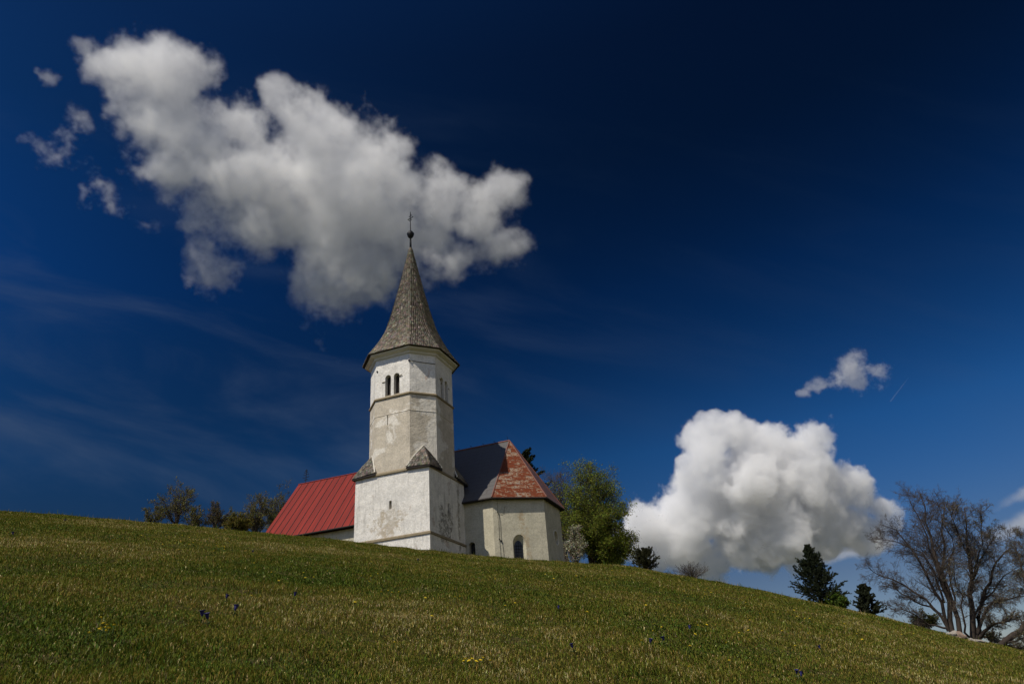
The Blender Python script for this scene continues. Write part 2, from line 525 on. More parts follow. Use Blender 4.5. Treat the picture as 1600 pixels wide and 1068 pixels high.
# -- square tower base
b = MB()
b.box(-5.2, 0, 0, 5.0, 6.6 - CZ, 13.78 - CZ)
base = b.build('tower_base', M_BASE, church)
c1 = MB(); c1.box(-2.76, -2.58, -0.3, 0.55, 11.58 - CZ, 12.1 - CZ)
c2_ = MB(); c2_.box(-0.55, 0.3, 2.5, 2.68, 11.45 - CZ, 12.08 - CZ)
carve(base, [c1, c2_])
b = MB(); b.box(-2.74, -2.60, 0.45, 0.54, 11.60 - CZ, 12.08 - CZ)
b.build('slit_window', M_GLASS, base)
b = MB(); b.box(-0.54, -0.45, 2.52, 2.66, 11.47 - CZ, 12.06 - CZ)
b.build('slit_window', M_GLASS, base)
def ring(mb, x0, x1, y0, y1, z0, z1, o, chamf=0.05):
    def q(g, z): return [(x0 - g, y0 - g, z), (x1 + g, y0 - g, z), (x1 + g, y1, z), (x0 - g, y1, z)]
    mb.loft([q(0.004, z0), q(o, z0 + 0.01), q(o, z1 - chamf), q(0.004, z1)])
b = MB(); ring(b, -5.2, 0, 0, 4.9, 9.72 - CZ, 9.90 - CZ, 0.07)
b.build('plinth_band', M_STONE, base)
b = MB(); ring(b, -5.2, 0, 0, 4.9, 13.783 - CZ, 13.99 - CZ, 0.09, 0.1)
b.build('string_course', M_STONE, base)

# -- octagon: shaft, belfry, string courses
b = MB(); b.loft([octo(0, 13.9), octo(0, 19.0)])
shaft = b.build('octagon_shaft', M_OCT, church)
c1 = MB(); c1.box(-3.02, -2.96, -0.3, 0.4, 17.1 - CZ, 17.78 - CZ)
carve(shaft, [c1])
b = MB(); b.loft([octo(0.002, 17.80), octo(0.02, 17.82), octo(0.02, 17.85), octo(0.002, 17.88)])
b.build('string_course', M_OCT, shaft)
b = MB(); b.loft([octo(0.0, 19.003), octo(0.0, 22.25)])
belfry = b.build('belfry', M_BELFRY, church)
b = MB(); b.loft([octo(0.002, 18.94), octo(0.09, 18.98), octo(0.09, 19.06), octo(0.002, 19.14)])
b.build('string_course', M_STONE, belfry)
cut = []
rm = MB(); rm.loft([octo(-0.62, 19.05), octo(-0.62, 22.1)]); cut.append(rm)
CENT = (2.98, 2.33)
for fl in ('b', 'a'):
    for cc in CENT:
        for (d0, d1) in ((-0.4, 0.9), (4.3, 5.6)):
            m_ = MB(); arch_prism(m_, cc, 0.215, 19.15, 20.46, d0, d1, fl); cut.append(m_)
carve(belfry, cut)
for (f0, fl) in ((S0, 'b'), (S0, 'a'), (S1, 'b'), (S1, 'a')):
    sgn = 1 if f0 == S0 else -1
    def PT(c, d, z): return L(c, f0 + sgn * d, z) if fl == 'b' else L(f0 + sgn * d, c, z)
    col_ = MB()
    cxy = PT(2.655, 0.16, 0)
    col_.lathe([(0.12, 19.15 - CZ), (0.12, 19.24 - CZ), (0.075, 19.28 - CZ), (0.07, 20.2 - CZ), (0.13, 20.34 - CZ), (0.13, 20.42 - CZ)], cxy[0], cxy[1], 10)
    col_.build('window_column', M_STONE, belfry)
    sl_ = MB()
    for cc in CENT:
        q = [PT(cc - 0.213, 0.02, 0), PT(cc + 0.213, 0.02, 0), PT(cc + 0.213, 0.31, 0), PT(cc - 0.213, 0.31, 0)]
        sl_.loft([[(p[0], p[1], 19.145 - CZ) for p in q], [(p[0], p[1], 19.2 - CZ) for p in q]])
    sl_.build('window_sill', M_STONE, belfry)
    sh_ = MB()  # dark panel added behind the openings, standing in for the shade inside the belfry
    q = [PT(2.05, 0.32, 0), PT(3.25, 0.32, 0), PT(3.25, 0.36, 0), PT(2.05, 0.36, 0)]
    sh_.loft([[(p[0], p[1], 19.06 - CZ) for p in q], [(p[0], p[1], 20.9 - CZ) for p in q]])
    sh_.build('shade_backing', M_DARKWOOD, belfry)
    ir = MB()
    ir.tube([PT(3.42, -0.03, 20.2), PT(3.19, -0.03, 20.2)], 0.025, 5)
    ir.build('tie_bracket', M_STONE, belfry)
    ir = MB()
    ir.tube([PT(2.12, -0.03, 20.36), PT(1.9, -0.07, 20.44)], 0.03, 5)
    ir.build('tie_bracket', M_STONE, belfry)
ti = MB()
for p, q in ((L(1.33, 0.06, 21.35), L(0.95, 0.46, 21.32)), (L(0.95, 0.46, 21.32), L(0.08, 1.34, 21.30))):
    ti.tube([p, q], 0.018, 4)
ti.build('tie_rod', M_IRON, belfry)
ti = MB()
ti.box(-1.42, -1.28, 0.02, 0.1, 21.3 - CZ, 21.42 - CZ)
ti.build('tie_plate', M_IRON, belfry)
ti = MB()
ti.box(-3.86, -3.76, 0.05, 0.12, 21.05 - CZ, 21.15 - CZ)
ti.build('tie_plate', M_IRON, belfry)
b = MB(); b.loft([octo(0.003, 21.88), octo(0.10, 21.95), octo(0.14, 22.05), octo(0.38, 22.16), octo(0.40, 22.27), octo(0.0, 22.272)])
b.build('cornice', M_CORN, belfry)

# -- spire
PROF = [(22.28, 1.215), (22.9, 1.06), (23.6, 0.91), (24.4, 0.765), (25.2, 0.648), (26.6, 0.512), (27.7, 0.415), (29.3, 0.28), (31.05, 0.14), (32.55, 0.024)]
zs_ = np.array([p[0] for p in PROF]); ks_ = np.array([p[1] for p in PROF])
OC = np.array([(-(S0 + S1) / 2 - 0.01, (S0 + S1) / 2 + 0.02)])[0]
BASE = np.array(octo(0.0, 0.0))[:, :2]
REG = np.array([(OC[0] + 2.72 * math.cos(math.atan2(p[1] - OC[1], p[0] - OC[0])), OC[1] + 2.72 * math.sin(math.atan2(p[1] - OC[1], p[0] - OC[0]))) for p in BASE])
def spire_ring(z, grow=0.0):
    k = float(np.interp(z, zs_, ks_))
    t = min(1.0, max(0.0, (z - 22.28) / 6))
    P = BASE * (1 - t) + REG * t
    return [(OC[0] + (p[0] - OC[0]) * k * (1 + grow), OC[1] + (p[1] - OC[1]) * k * (1 + grow), z - CZ) for p in P]
b = MB(); b.loft([spire_ring(z, -0.012) for z in np.concatenate([np.linspace(22.28, 25.2, 10), zs_[5:]])])
spire = b.build('spire', M_DARKWOOD, church)
levels = [22.25]
while levels[-1] < 32.3:
    levels.append(levels[-1] + 0.165)
rings = [spire_ring(max(z, 22.28)) for z in levels]
rows = []
for i in range(8):
    j = (i + 1) % 8
    rows.append([(r[j], r[i]) for r in rings])
shingles(rows, 0.15, 0.035, (0.235, 0.20, 0.155), 'shingle_cladding', spire)
ax_, ay_ = OC
b = MB()
b.lathe([(0.085, 32.4 - CZ), (0.075, 32.9 - CZ), (0.06, 33.25 - CZ), (0.10, 33.3 - CZ), (0.22, 33.45 - CZ), (0.27, 33.62 - CZ), (0.29, 33.72 - CZ), (0.22, 33.74 - CZ), (0.2, 33.86 - CZ), (0.1, 33.95 - CZ), (0.04, 34.05 - CZ), (0.035, 34.8 - CZ)], ax_, ay_, 14)
fin = b.build('finial', M_IRON, church, True)
b = MB()
def CPt(s_, z): return (ax_ + s_ * 0.94, ay_ - s_ * 0.34, z - CZ)
b.tube([CPt(0, 34.6), CPt(0, 35.82)], 0.03, 6)
b.tube([CPt(-0.26, 35.2), CPt(0.26, 35.2)], 0.035, 6)
b.tube([CPt(-0.17, 35.42), CPt(0.17, 35.42)], 0.028, 6)
for s_, z in ((-0.26, 35.2), (0.26, 35.2), (0, 35.55), (-0.1, 35.02), (0.1, 35.02)):
    p = CPt(s_, z)
    b.lathe([(0.0, p[2] - 0.06), (0.06, p[2]), (0.0, p[2] + 0.06)], p[0], p[1], 6)
b.build('cross', M_IRON, fin)

# -- small shingled broach roofs on the corners of the square base
def broach(sa, sb):
    def T(a, b_, z):
        return L(a if sa == 0 else 5.2 - a, b_ if sb == 0 else 5.2 - b_, z)
    flip = (sa + sb) % 2
    n = 11
    tip, lft, rgt, ap = np.array(T(-0.17, -0.17, 13.86)), np.array(T(1.5, -0.17, 13.99)), np.array(T(-0.17, 1.5, 13.99)), np.array(T(0.72, 0.74, 15.45))
    lin, rin = np.array(T(1.38, 0.08, 14.02)), np.array(T(0.08, 1.38, 14.02))
    fa, fb = [], []
    for k in range(n + 1):
        t = k / n
        bulge = 0.10 * math.sin(math.pi * t)
        up = np.array((0, 0, 1.0)) * bulge
        hip = tip * (1 - t) + ap * t + up * 0.7
        el = lft * (1 - t) + ap * t + up
        er = rgt * (1 - t) + ap * t + up
        fa.append((el, hip) if not flip else (hip, el))
        fb.append((hip, er) if not flip else (er, hip))
    core = MB()
    d = np.array((0, 0, -0.05))
    core.add([tip + d, lft + d, rgt + d, ap + d, lin + d, rin + d, tip + d - np.array((0, 0, 0.05)), lft - (0, 0, 0.15), rgt - (0, 0, 0.15)],
             [(0, 1, 3), (0, 3, 2), (1, 4, 3), (2, 3, 5), (6, 7, 1, 0), (6, 0, 2, 8), (7, 6, 8)])
    o = core.build('corner_roof', M_DARKWOOD, church)
    shingles([fa, fb], 0.13, 0.03, (0.20, 0.175, 0.14), 'shingle_cladding', o)
    fl = MB()
    fl.tube([tuple(lft * 0.97 + ap * 0.03), tuple((lft + ap) / 2 + np.array((0, 0, 0.11))), tuple(ap + np.array((0, 0, 0.05))), tuple((rgt + ap) / 2 + np.array((0, 0, 0.11))), tuple(rgt * 0.97 + ap * 0.03)], 0.05, 6)
    fl.build('mortar_fillet', M_CORN, o)
for sa, sb in ((0, 0), (1, 0), (0, 1), (1, 1)):
    broach(sa, sb)

# -- nave and chancel walls
AX = 8.6                      # ridge line
EAVE_E, EAVE_W, RIDGE = 12.57, 12.31, 17.62
E1 = np.array([-2.13, 4.6]); E2 = np.array([-5.17, 6.74]); E3 = np.array([-5.17, 10.46]); E4 = np.array([-2.13, 12.6])
V1 = np.array([-2.02, 4.93]); V2 = np.array([-4.88, 6.92]); V3 = np.array([-4.88, 10.28]); V4 = np.array([-2.02, 12.27])
WEST = 15.95
poly = [(WEST, 4.93), V1, V2, V3, V4, (WEST, 12.27)]
wallm = MB()
wallm.loft([[L(p[0], p[1], 6.4) for p in poly], [L(p[0], p[1], 12.22) for p in poly]])
wallm.add([L(WEST, 4.93, 12.223), L(WEST, 12.27, 12.223), L(WEST, AX, 17.1), L(WEST - 0.3, 4.93, 12.223), L(WEST - 0.3, 12.27, 12.223), L(WEST - 0.3, AX, 17.1)],
          [(0, 1, 2), (5, 4, 3), (0, 2, 5, 3), (1, 4, 5, 2), (0, 3, 4, 1)])
nave = wallm.build('nave_wall', M_CREAM, church)
# upper wall strip under the higher chancel eave
b = MB()
polyE = [(5.0, 4.935), V1 * 0.998, V2 * 0.998, V3 * 0.998, V4 * 0.998, (5.0, 12.26)]
b.loft([[L(p[0], p[1], 12.223) for p in polyE], [L(p[0], p[1], 12.50) for p in polyE]])
b.build('wall_head', M_CREAM, nave)
d12 = (V2 - V1) / np.linalg.norm(V2 - V1)
n12 = np.array([d12[1], -d12[0]])
if n12 @ np.array([-1, -1]) < 0:
    n12 = -n12
def FP(s, d, z):              # on the lit chancel face: s along it, d outwards
    p = V1 + d12 * s + n12 * d
    return L(p[0], p[1], z)
def lancet_outline(half, z0, zs, top, k=9):
    o_ = [(-half, z0), (half, z0)]
    for i in range(k + 1):
        t = i / k
        o_.append((half * (1 - t ** 1.7), zs + (top - zs) * (1 - (1 - t) ** 1.6)))
    for i in range(k - 1, -1, -1):
        t = i / k
        o_.append((-half * (1 - t ** 1.7), zs + (top - zs) * (1 - (1 - t) ** 1.6)))
    return o_
SCN = 1.62
m1 = MB()
ro = lancet_outline(0.435, 8.0, 9.72, 10.26)
ri = lancet_outline(0.275, 8.15, 9.45, 9.88)
m1.loft([[FP(SCN + p, 0.16, z) for p, z in lancet_outline(0.50, 7.95, 9.80, 10.38)], [FP(SCN + p, -0.36, z) for p, z in ri]])
# small round-headed window beside the tower, in the shade
m2 = MB(); arch_prism(m2, -0.47, 0.215, 8.6, 9.75, 4.6, 5.35, 'b')
# blind oculus in the east face
m3 = MB()
def occ(r, d, tail=0.0):
    pts = []
    for q in range(20):
        an = 2 * math.pi * q / 20
        zz = 10.30 + r * math.sin(an) * 1.05
        pts.append(L(-4.88 - d, 8.83 + r * math.cos(an), zz))
    return pts
m3.loft([occ(0.42, 0.15), occ(0.40, -0.20)])
carve(nave, [m1, m2, m3])
b = MB()
b.loft([[FP(SCN + p, -0.30, z) for p, z in lancet_outline(0.285, 8.15, 9.45, 9.895)], [FP(SCN + p, -0.34, z) for p, z in lancet_outline(0.285, 8.15, 9.45, 9.895)]])
win = b.build('window', M_GLASS, nave)
b = MB()
for s_ in (-0.14, 0.0, 0.14):
    b.tube([FP(SCN + s_, -0.26, 8.2), FP(SCN + s_, -0.26, 9.78 if s_ == 0 else 9.62)], 0.011, 4)
for z in np.arange(8.35, 9.7, 0.2):
    b.tube([FP(SCN - 0.265, -0.26, z), FP(SCN + 0.265, -0.26, z)], 0.011, 4)
b.build('window_grille', M_IRON, win)
b = MB(); arch_prism(b, -0.47, 0.213, 8.6, 9.75, 5.22, 5.30, 'b')
b.build('window', M_GLASS, nave)
# plaster surround of the small window
b = MB()
def hood(half, d): return [L(-0.47 + half * math.cos(math.pi * i / 12), d, 9.75 + half * math.sin(math.pi * i / 12)) for i in range(13)]
o1 = [L(-0.47 + 0.36, 4.87, 8.6)] + hood(0.36, 4.87) + [L(-0.47 - 0.36, 4.87, 8.6)]
o2 = [L(-0.47 + 0.225, 4.87, 8.6)] + hood(0.225, 4.87) + [L(-0.47 - 0.225, 4.87, 8.6)]
o3 = [(p[0], 4.935, p[2]) for p in o1]; o4 = [(p[0], 4.935, p[2]) for p in o2]
nn = len(o1)
F = []
for i in range(nn - 1):
    F += [(i, i + 1, nn + i + 1, nn + i), (i, 2 * nn + i, 2 * nn + i + 1, i + 1), (nn + i, nn + i + 1, 3 * nn + i + 1, 3 * nn + i)]
b.add(o1 + o2 + o3 + o4, F)
b.build('window_surround', M_CREAM, nave)
# raised plaster rim of the blind oculus
b = MB()
rim = [[L(-4.88 - d_, 8.83 + r_ * math.cos(q * math.pi / 12), 10.30 + 1.05 * r_ * math.sin(q * math.pi / 12)) for q in range(24)] for r_, d_ in ((0.43, -0.02), (0.43, 0.035), (0.50, 0.035), (0.50, -0.02))]
b.loft(rim, cap=False)
b.build('oculus_rim', M_CORN, nave)
# lightning conductor down the chancel face
b = MB()
b.tube([FP(0.30, 0.24, 12.52), FP(0.31, 0.07, 12.2), FP(0.33, 0.025, 10.2), FP(0.36, 0.025, 8.4)], 0.009, 5)
b.tube([FP(0.78, 0.025, 12.0), FP(0.74, 0.025, 11.62), FP(0.55, 0.025, 11.52), FP(0.40, 0.025, 11.54), FP(0.46, 0.025, 10.9), FP(0.44, 0.025, 10.1), FP(0.54, 0.025, 9.3), FP(0.56, 0.025, 8.4)], 0.009, 5)
for s_, z in ((0.31, 11.65), (0.33, 9.92), (0.43, 9.82)):
    p = FP(s_, 0.05, z)
    b.lathe([(0.0, p[2] - 0.06), (0.04, p[2] - 0.04), (0.04, p[2] + 0.04), (0.0, p[2] + 0.06)], p[0], p[1], 6)
b.build('lightning_conductor', M_IRON, church)

# -- roofs
def roof_face(name, pts, mat_, parent, thick=0.07):
    """a roof slope as a slab; uv in metres, u along the eave, v up the slope"""
    P = [np.array(L(*p)) for p in pts]
    u = P[1] - P[0]; u /= np.linalg.norm(u)
    nrm = np.cross(u, P[2] - P[0]); nrm /= np.linalg.norm(nrm)
    if nrm[2] < 0:
        nrm = -nrm
    v = np.cross(nrm, u)
    if v[2] < 0:
        v = -v
    n = len(P)
    Vt = [p for p in P] + [p - np.array((0, 0, thick)) for p in P]
    me = bpy.data.meshes.new(name)
    F = [tuple(range(n)), tuple(range(2 * n - 1, n - 1, -1))] + [(i, i + n, (i + 1) % n + n, (i + 1) % n) for i in range(n)]
    me.from_pydata([tuple(p) for p in Vt], [], F)
    bm = bmesh.new(); bm.from_mesh(me); bmesh.ops.recalc_face_normals(bm, faces=bm.faces); bm.to_mesh(me); bm.free()
    uvl = me.uv_layers.new(name='uv')
    for lp in me.loops:
        q = np.array(me.vertices[lp.vertex_index].co) - P[0]
        uvl.data[lp.index].uv = (q @ u + 7.3, q @ v)
    me.materials.append(mat_)
    o = bpy.data.objects.new(name, me)
    COL.objects.link(o)
    o.parent = parent
    return o
SPLIT = 5.3
AP = (-2.13, AX, RIDGE)
roof_face('chancel_roof', [(SPLIT, 4.6, EAVE_E), (E1[0], E1[1], EAVE_E), AP, (SPLIT, AX, RIDGE)], M_GREY, church)
roof_face('chancel_roof', [(E4[0], E4[1], EAVE_E), (SPLIT, 12.6, EAVE_E), (SPLIT, AX, RIDGE), AP], M_GREY, church)
rf = roof_face('apse_roof', [(E1[0], E1[1], EAVE_E), (E2[0], E2[1], EAVE_E), AP], M_RUST, church)
rf['label'] = 'rust streaked front slope of the apse roof'
roof_face('apse_roof', [(E2[0], E2[1], EAVE_E), (E3[0], E3[1], EAVE_E), AP], M_OXBLOOD, church)
roof_face('apse_roof', [(E3[0], E3[1], EAVE_E), (E4[0], E4[1], EAVE_E), AP], M_OXBLOOD, church)
b = MB()
for e in (E1, E2, E3, E4):
    b.tube([L(e[0], e[1], EAVE_E + 0.01), L(AP[0], AP[1], AP[2] + 0.02)], 0.045, 6)
b.tube([L(SPLIT, AX, RIDGE + 0.02), L(AP[0], AP[1], RIDGE + 0.02)], 0.06, 6)
b.build('ridge_cap', M_OXBLOOD if False else flat_mat('rusty ridge sheet', (0.17, 0.07, 0.05), 0.7, var=0.4), church)
for a in (0.9, -0.1, -1.0, 1.9):
    b = MB()
    b.tube([L(a, AX, RIDGE + 0.02), L(a, AX, RIDGE + 0.16), L(a + 0.12, AX, RIDGE + 0.2)], 0.02, 4)
    b.build('ridge_hook', M_IRON, church)
b = MB()
b.tube([L(-2.0, AX, RIDGE), L(-2.0, AX, RIDGE + 0.28), L(-1.93, AX, RIDGE + 0.4)], 0.012, 4)
b.build('lightning_rod', M_IRON, church)
b = MB()
ring_e = [(SPLIT, 4.6), E1, E2, E3, E4, (SPLIT, 12.6)]
for i in range(5):
    p, q = ring_e[i], ring_e[i + 1]
    b.tube([L(p[0], p[1], EAVE_E - 0.07), L(q[0], q[1], EAVE_E - 0.07)], 0.05, 6)
b.build('eave_trim', M_DARKWOOD, church)
# soffit closing the eave from below
b = MB()
inn = [(SPLIT, 4.94), V1 + (V1 - E1) * 0.02, V2, V3, V4, (SPLIT, 12.26)]
for i in range(5):
    p, q, p2, q2 = ring_e[i], ring_e[i + 1], inn[i], inn[i + 1]
    b.add([L(p[0], p[1], EAVE_E - 0.10), L(q[0], q[1], EAVE_E - 0.10), L(q2[0], q2[1], EAVE_E - 0.06), L(p2[0], p2[1], EAVE_E - 0.06)], [(0, 1, 2, 3)])
b.build('soffit', M_DARKWOOD, church)

ZW_R = 17.50
WO = 16.18
roof_w = roof_face('nave_roof', [(WO, 4.55, EAVE_W), (SPLIT + 0.01, 4.55, EAVE_W), (SPLIT + 0.01, AX, ZW_R), (WO, AX, ZW_R)], M_RED, church)
roof_n = roof_face('nave_roof', [(SPLIT + 0.01, 12.65, EAVE_W), (WO, 12.65, EAVE_W), (WO, AX, ZW_R), (SPLIT + 0.01, AX, ZW_R)], M_RED, church)
for rw_, bs in ((roof_w, 4.55), (roof_n, 12.65)):
    b = MB()
    a = SPLIT + 0.3
    while a < WO:
        p, q = np.array(L(a, bs, EAVE_W)), np.array(L(a, AX, ZW_R))
        up = np.array((0, 0, 0.045))
        w = np.array((0.02, 0, 0))
        b.hexa([p - w, p + w, q + w, q - w, p - w + up, p + w + up, q + w + up, q - w + up])
        a += 0.6
    b.build('standing_seam', M_SEAM, rw_)
b = MB()
b.tube([L(SPLIT, AX, ZW_R + 0.02), L(WO, AX, ZW_R + 0.02)], 0.05, 6)
b.build('ridge_cap', M_RED, church)
b = MB()
b.tube([L(SPLIT, 4.49, EAVE_W - 0.05), L(WO, 4.49, EAVE_W - 0.05)], 0.06, 6)
b.tube([L(SPLIT, 12.71, EAVE_W - 0.05), L(WO, 12.71, EAVE_W - 0.05)], 0.06, 6)
b.build('gutter', M_DARKWOOD, church)
# iron cross on the west end of the ridge
b = MB()
ca = 15.5
b.tube([L(ca, AX, ZW_R), L(ca, AX, ZW_R + 1.15)], 0.028, 5)
for z, w in ((0.30, 0.13), (0.50, 0.28), (0.72, 0.22), (0.90, 0.15), (1.04, 0.09)):
    b.tube([L(ca - w, AX, ZW_R + z + 0.03), L(ca + w, AX, ZW_R + z - 0.03)], 0.022, 5)
    for s_ in (-1, 1):
        b.tube([L(ca + s_ * w, AX, ZW_R + z - 0.05), L(ca + s_ * w, AX, ZW_R + z + 0.06)], 0.016, 4)
b.build('ridge_cross', M_IRON, church)

# ------------------------------------------------------------------ vegetation helpers
def leaf_mat(name, rough=0.75, trans=0.35):
    m_ = bpy.data.materials.new(name)
    m_.use_nodes = True
    t = NT(m_.node_tree)
    b_ = m_.node_tree.nodes['Principled BSDF']
    out = m_.node_tree.nodes['Material Output']
    c = t.n('ShaderNodeVertexColor', layer_name='tone').outputs[0]
    t.put(b_.inputs['Base Color'], c)
    b_.inputs['Roughness'].default_value = rough
    b_.inputs['Specular IOR Level'].default_value = 0.15
    if trans > 0:
        tr = t.n('ShaderNodeBsdfTranslucent', {'Color': c})
        mx = t.n('ShaderNodeMixShader', {0: trans, 1: b_.outputs[0], 2: tr.outputs[0]})
        t.put(out.inputs['Surface'], mx.outputs[0])
    return m_
M_LEAF = leaf_mat('leaf')
M_NEEDLE = leaf_mat('needles', 0.8, 0.15)
M_GRASS = leaf_mat('grass blade', 0.8, 0.25)
M_BARK, _t, _b = mat('bark', 0.95, 0.1)
_oc = _t.n('ShaderNodeTexCoord').outputs['Object']
_t.put(_b.inputs['Base Color'], _t.mix(1.0, _t.n('ShaderNodeVertexColor', layer_name='tone').outputs[0], _t.mix(_t.noise(_oc, 9, 5, 0.7), (0.5, 0.5, 0.5), (1.5, 1.5, 1.5)), 'MULTIPLY'))
_bp = _t.n('ShaderNodeBump', {'Strength': 0.7, 'Distance': 0.03, 'Height': _t.noise(_oc, 14, 5, 0.7)})
_t.put(_b.inputs['Normal'], _bp.outputs[0])

NP_ = 6
def unit(v):
    return v / (np.linalg.norm(v, axis=-1, keepdims=True) + 1e-9)
def resample(pts, n=NP_):
    pts = np.asarray(pts, float)
    d = np.concatenate([[0], np.cumsum(np.linalg.norm(np.diff(pts, axis=0), axis=1))])
    t = np.linspace(0, d[-1], n)
    return np.stack([np.interp(t, d, pts[:, i]) for i in range(3)], 1)
def tubes(P, Rad, k):
    """P (M,n,3), Rad (M,n) -> vertices, quads"""
    M, n, _ = P.shape
    T = np.empty_like(P)
    T[:, 1:-1] = P[:, 2:] - P[:, :-2]
    T[:, 0] = P[:, 1] - P[:, 0]
    T[:, -1] = P[:, -1] - P[:, -2]
    T = unit(T)
    ref = np.where(np.abs(T[..., 2:3]) < 0.9, np.array([0, 0, 1.0]), np.array([1.0, 0, 0]))
    A = unit(np.cross(T, ref))
    B = np.cross(T, A)
    an = np.arange(k) * 2 * np.pi / k
    V = P[:, :, None, :] + Rad[:, :, None, None] * (np.cos(an)[:, None] * A[:, :, None, :] + np.sin(an)[:, None] * B[:, :, None, :])
    V = V.reshape(-1, 3)
    base_ = (np.arange(M) * n * k)[:, None, None]
    i = (np.arange(n - 1) * k)[None, :, None]
    j = np.arange(k)[None, None, :]
    j2 = (j + 1) % k
    F = np.stack([base_ + i + j, base_ + i + j2, base_ + i + k + j2, base_ + i + k + j], -1).reshape(-1, 4)
    return V, F
def spawn(P, Rad, n, t0, t1, ang, ratio, up, jit, rs, rscale=0.6, minr=0.004, taper=0.25, tipk=0.6):
    """children of every branch in P"""
    M, m, _ = P.shape
    t = (np.arange(n)[None, :] + rs.uniform(0, 1, (M, n))) / n
    t = t0 + (t1 - t0) * t
    f = t * (m - 1)
    i = np.minimum(f.astype(int), m - 2)
    w = (f - i)[..., None]
    idx = np.arange(M)[:, None]
    st = P[idx, i] * (1 - w) + P[idx, i + 1] * w
    tan = unit(P[idx, i + 1] - P[idx, i])
    rad = Rad[idx, i] * (1 - w[..., 0]) + Rad[idx, i + 1] * w[..., 0]
    ln = np.linalg.norm(np.diff(P, axis=1), axis=2).sum(1)[:, None] * ratio * (1.15 - tipk * t) * rs.uniform(0.6, 1.3, t.shape)
    rnd = rs.standard_normal((M, n, 3))
    side = unit(rnd - (rnd * tan).sum(-1, keepdims=True) * tan)
    a = ang * rs.uniform(0.65, 1.3, (M, n, 1))
    d = unit(tan * np.cos(a) + side * np.sin(a))
    st, d, ln, rad = st.reshape(-1, 3), d.reshape(-1, 3), ln.reshape(-1), rad.reshape(-1)
    K = len(st)
    out = np.empty((K, NP_, 3))
    out[:, 0] = st
    step = (ln / (NP_ - 1))[:, None]
    for q in range(1, NP_):
        out[:, q] = out[:, q - 1] + d * step
        d = unit(d + np.array([0, 0, up]) + jit * rs.standard_normal((K, 3)))
    r0 = np.maximum(rad * rscale, minr)
    Rn = r0[:, None] * np.linspace(1, taper, NP_)[None, :]
    return out, np.maximum(Rn, minr * 0.7)
def leaves_at(C, size, rs, tone, var=0.3, flat=0.3, aspect=0.6):
    """one quad leaf per centre"""
    n = len(C)
    N = unit(rs.standard_normal((n, 3)) + np.array([0, 0, flat]))
    A = unit(np.cross(N, rs.standard_normal((n, 3))))
    B = np.cross(N, A)
    s = size * rs.uniform(0.6, 1.35, (n, 1))
    a, b_ = A * s, B * s * aspect
    V = np.stack([C - a, C + b_ * 0.9, C + a, C - b_ * 0.9], 1).reshape(-1, 3)
    F = np.arange(n * 4).reshape(-1, 4)
    c = np.array(tone)[None, :] * rs.uniform(1 - var, 1 + var, (n, 1)) * (1 + 0.12 * rs.standard_normal((n, 3)))
    return V, F, np.repeat(np.clip(c, 0.003, 0.9), 4, axis=0)
def merge(parts):
    V, F, C, o = [], [], [], 0
    for v, f, c in parts:
        V.append(v); F.append(f + o); o += len(v)
        c = np.asarray(c, float)
        C.append(np.broadcast_to(c, (len(v), 3)) if c.ndim == 1 else c)
    return np.concatenate(V), np.concatenate(F), np.concatenate(C)
def finish(root, name, parts, mat_):
    V, F, C = merge(parts)
    loc = np.array(root.location)
    return mesh_np(name, V - loc, [F], mat_, root, C)

def tree(name, base, limbs, radii, label, cat, group, seed, levels, bark=(0.07, 0.055, 0.042), twig=None, leaf=None, trim=1.0):
    """limbs: list of polylines (world). levels: list of spawn settings. leaf: (count per twig, size, tone, spread)"""
    rs = np.random.default_rng(seed)
    root = empty(name, tuple(base))
    tag(root, label, cat, group)
    P = np.stack([resample(l, 10) for l in limbs])
    if trim < 1:
        P = np.stack([resample(np.array([q[0] * 0 + [np.interp(t_, np.linspace(0, 1, 10), q[:, i]) for i in range(3)] for t_ in np.linspace(0, trim, 10)]), 10) for q in P])
    P[:, 1:-1] += rs.standard_normal((len(P), 8, 3)) * 0.012 * np.linalg.norm(P[:, -1] - P[:, 0], axis=1)[:, None, None]
    Rd = np.stack([np.linspace(r0, r1, 10) for r0, r1 in radii])
    tr = []
    v, f = tubes(P, Rd, 7)
    tr.append((v, f, np.array(bark)))
    cur, cr = P, Rd
    crown = []
    allp = []
    for li, lv in enumerate(levels):
        ch, chr_ = spawn(cur, cr, rs=rs, **lv)
        k = 5 if li == 0 else 3
        v, f = tubes(ch, chr_, k)
        (tr if li == 0 else crown).append((v, f, np.array(bark if li == 0 or twig is None else twig)))
        cur, cr = ch, chr_
        allp.append(ch)
    tro = finish(root, 'trunk', tr, M_BARK)
    if leaf:
        pts = np.concatenate(allp[-1:]) if len(allp) < 3 else np.concatenate([allp[-1], allp[-2][:, 2:]], 0) if False else allp[-1]
        cnt, size, tone, spread = leaf
        n = int(len(pts) * cnt)
        ii = rs.integers(0, len(pts), n)
        tt = rs.uniform(0.2, 1.0, n) * (NP_ - 1)
        i0 = np.minimum(tt.astype(int), NP_ - 2)
        w = (tt - i0)[:, None]
        Cn = pts[ii, i0] * (1 - w) + pts[ii, i0 + 1] * w + rs.standard_normal((n, 3)) * spread
        tones = tone if isinstance(tone, list) else [tone]
        lf = []
        pick = (ii * 7919 % 1000) / 1000.0 * len(tones)
        for q, tn in enumerate(tones):
            mm = pick.astype(int) == q
            if mm.any():
                lf.append(leaves_at(Cn[mm], size, rs, tn))
        co = finish(root, 'crown', crown, M_BARK)
        co2 = finish(root, 'foliage', lf, M_LEAF)
    else:
        finish(root, 'crown', crown, M_BARK)
    return root

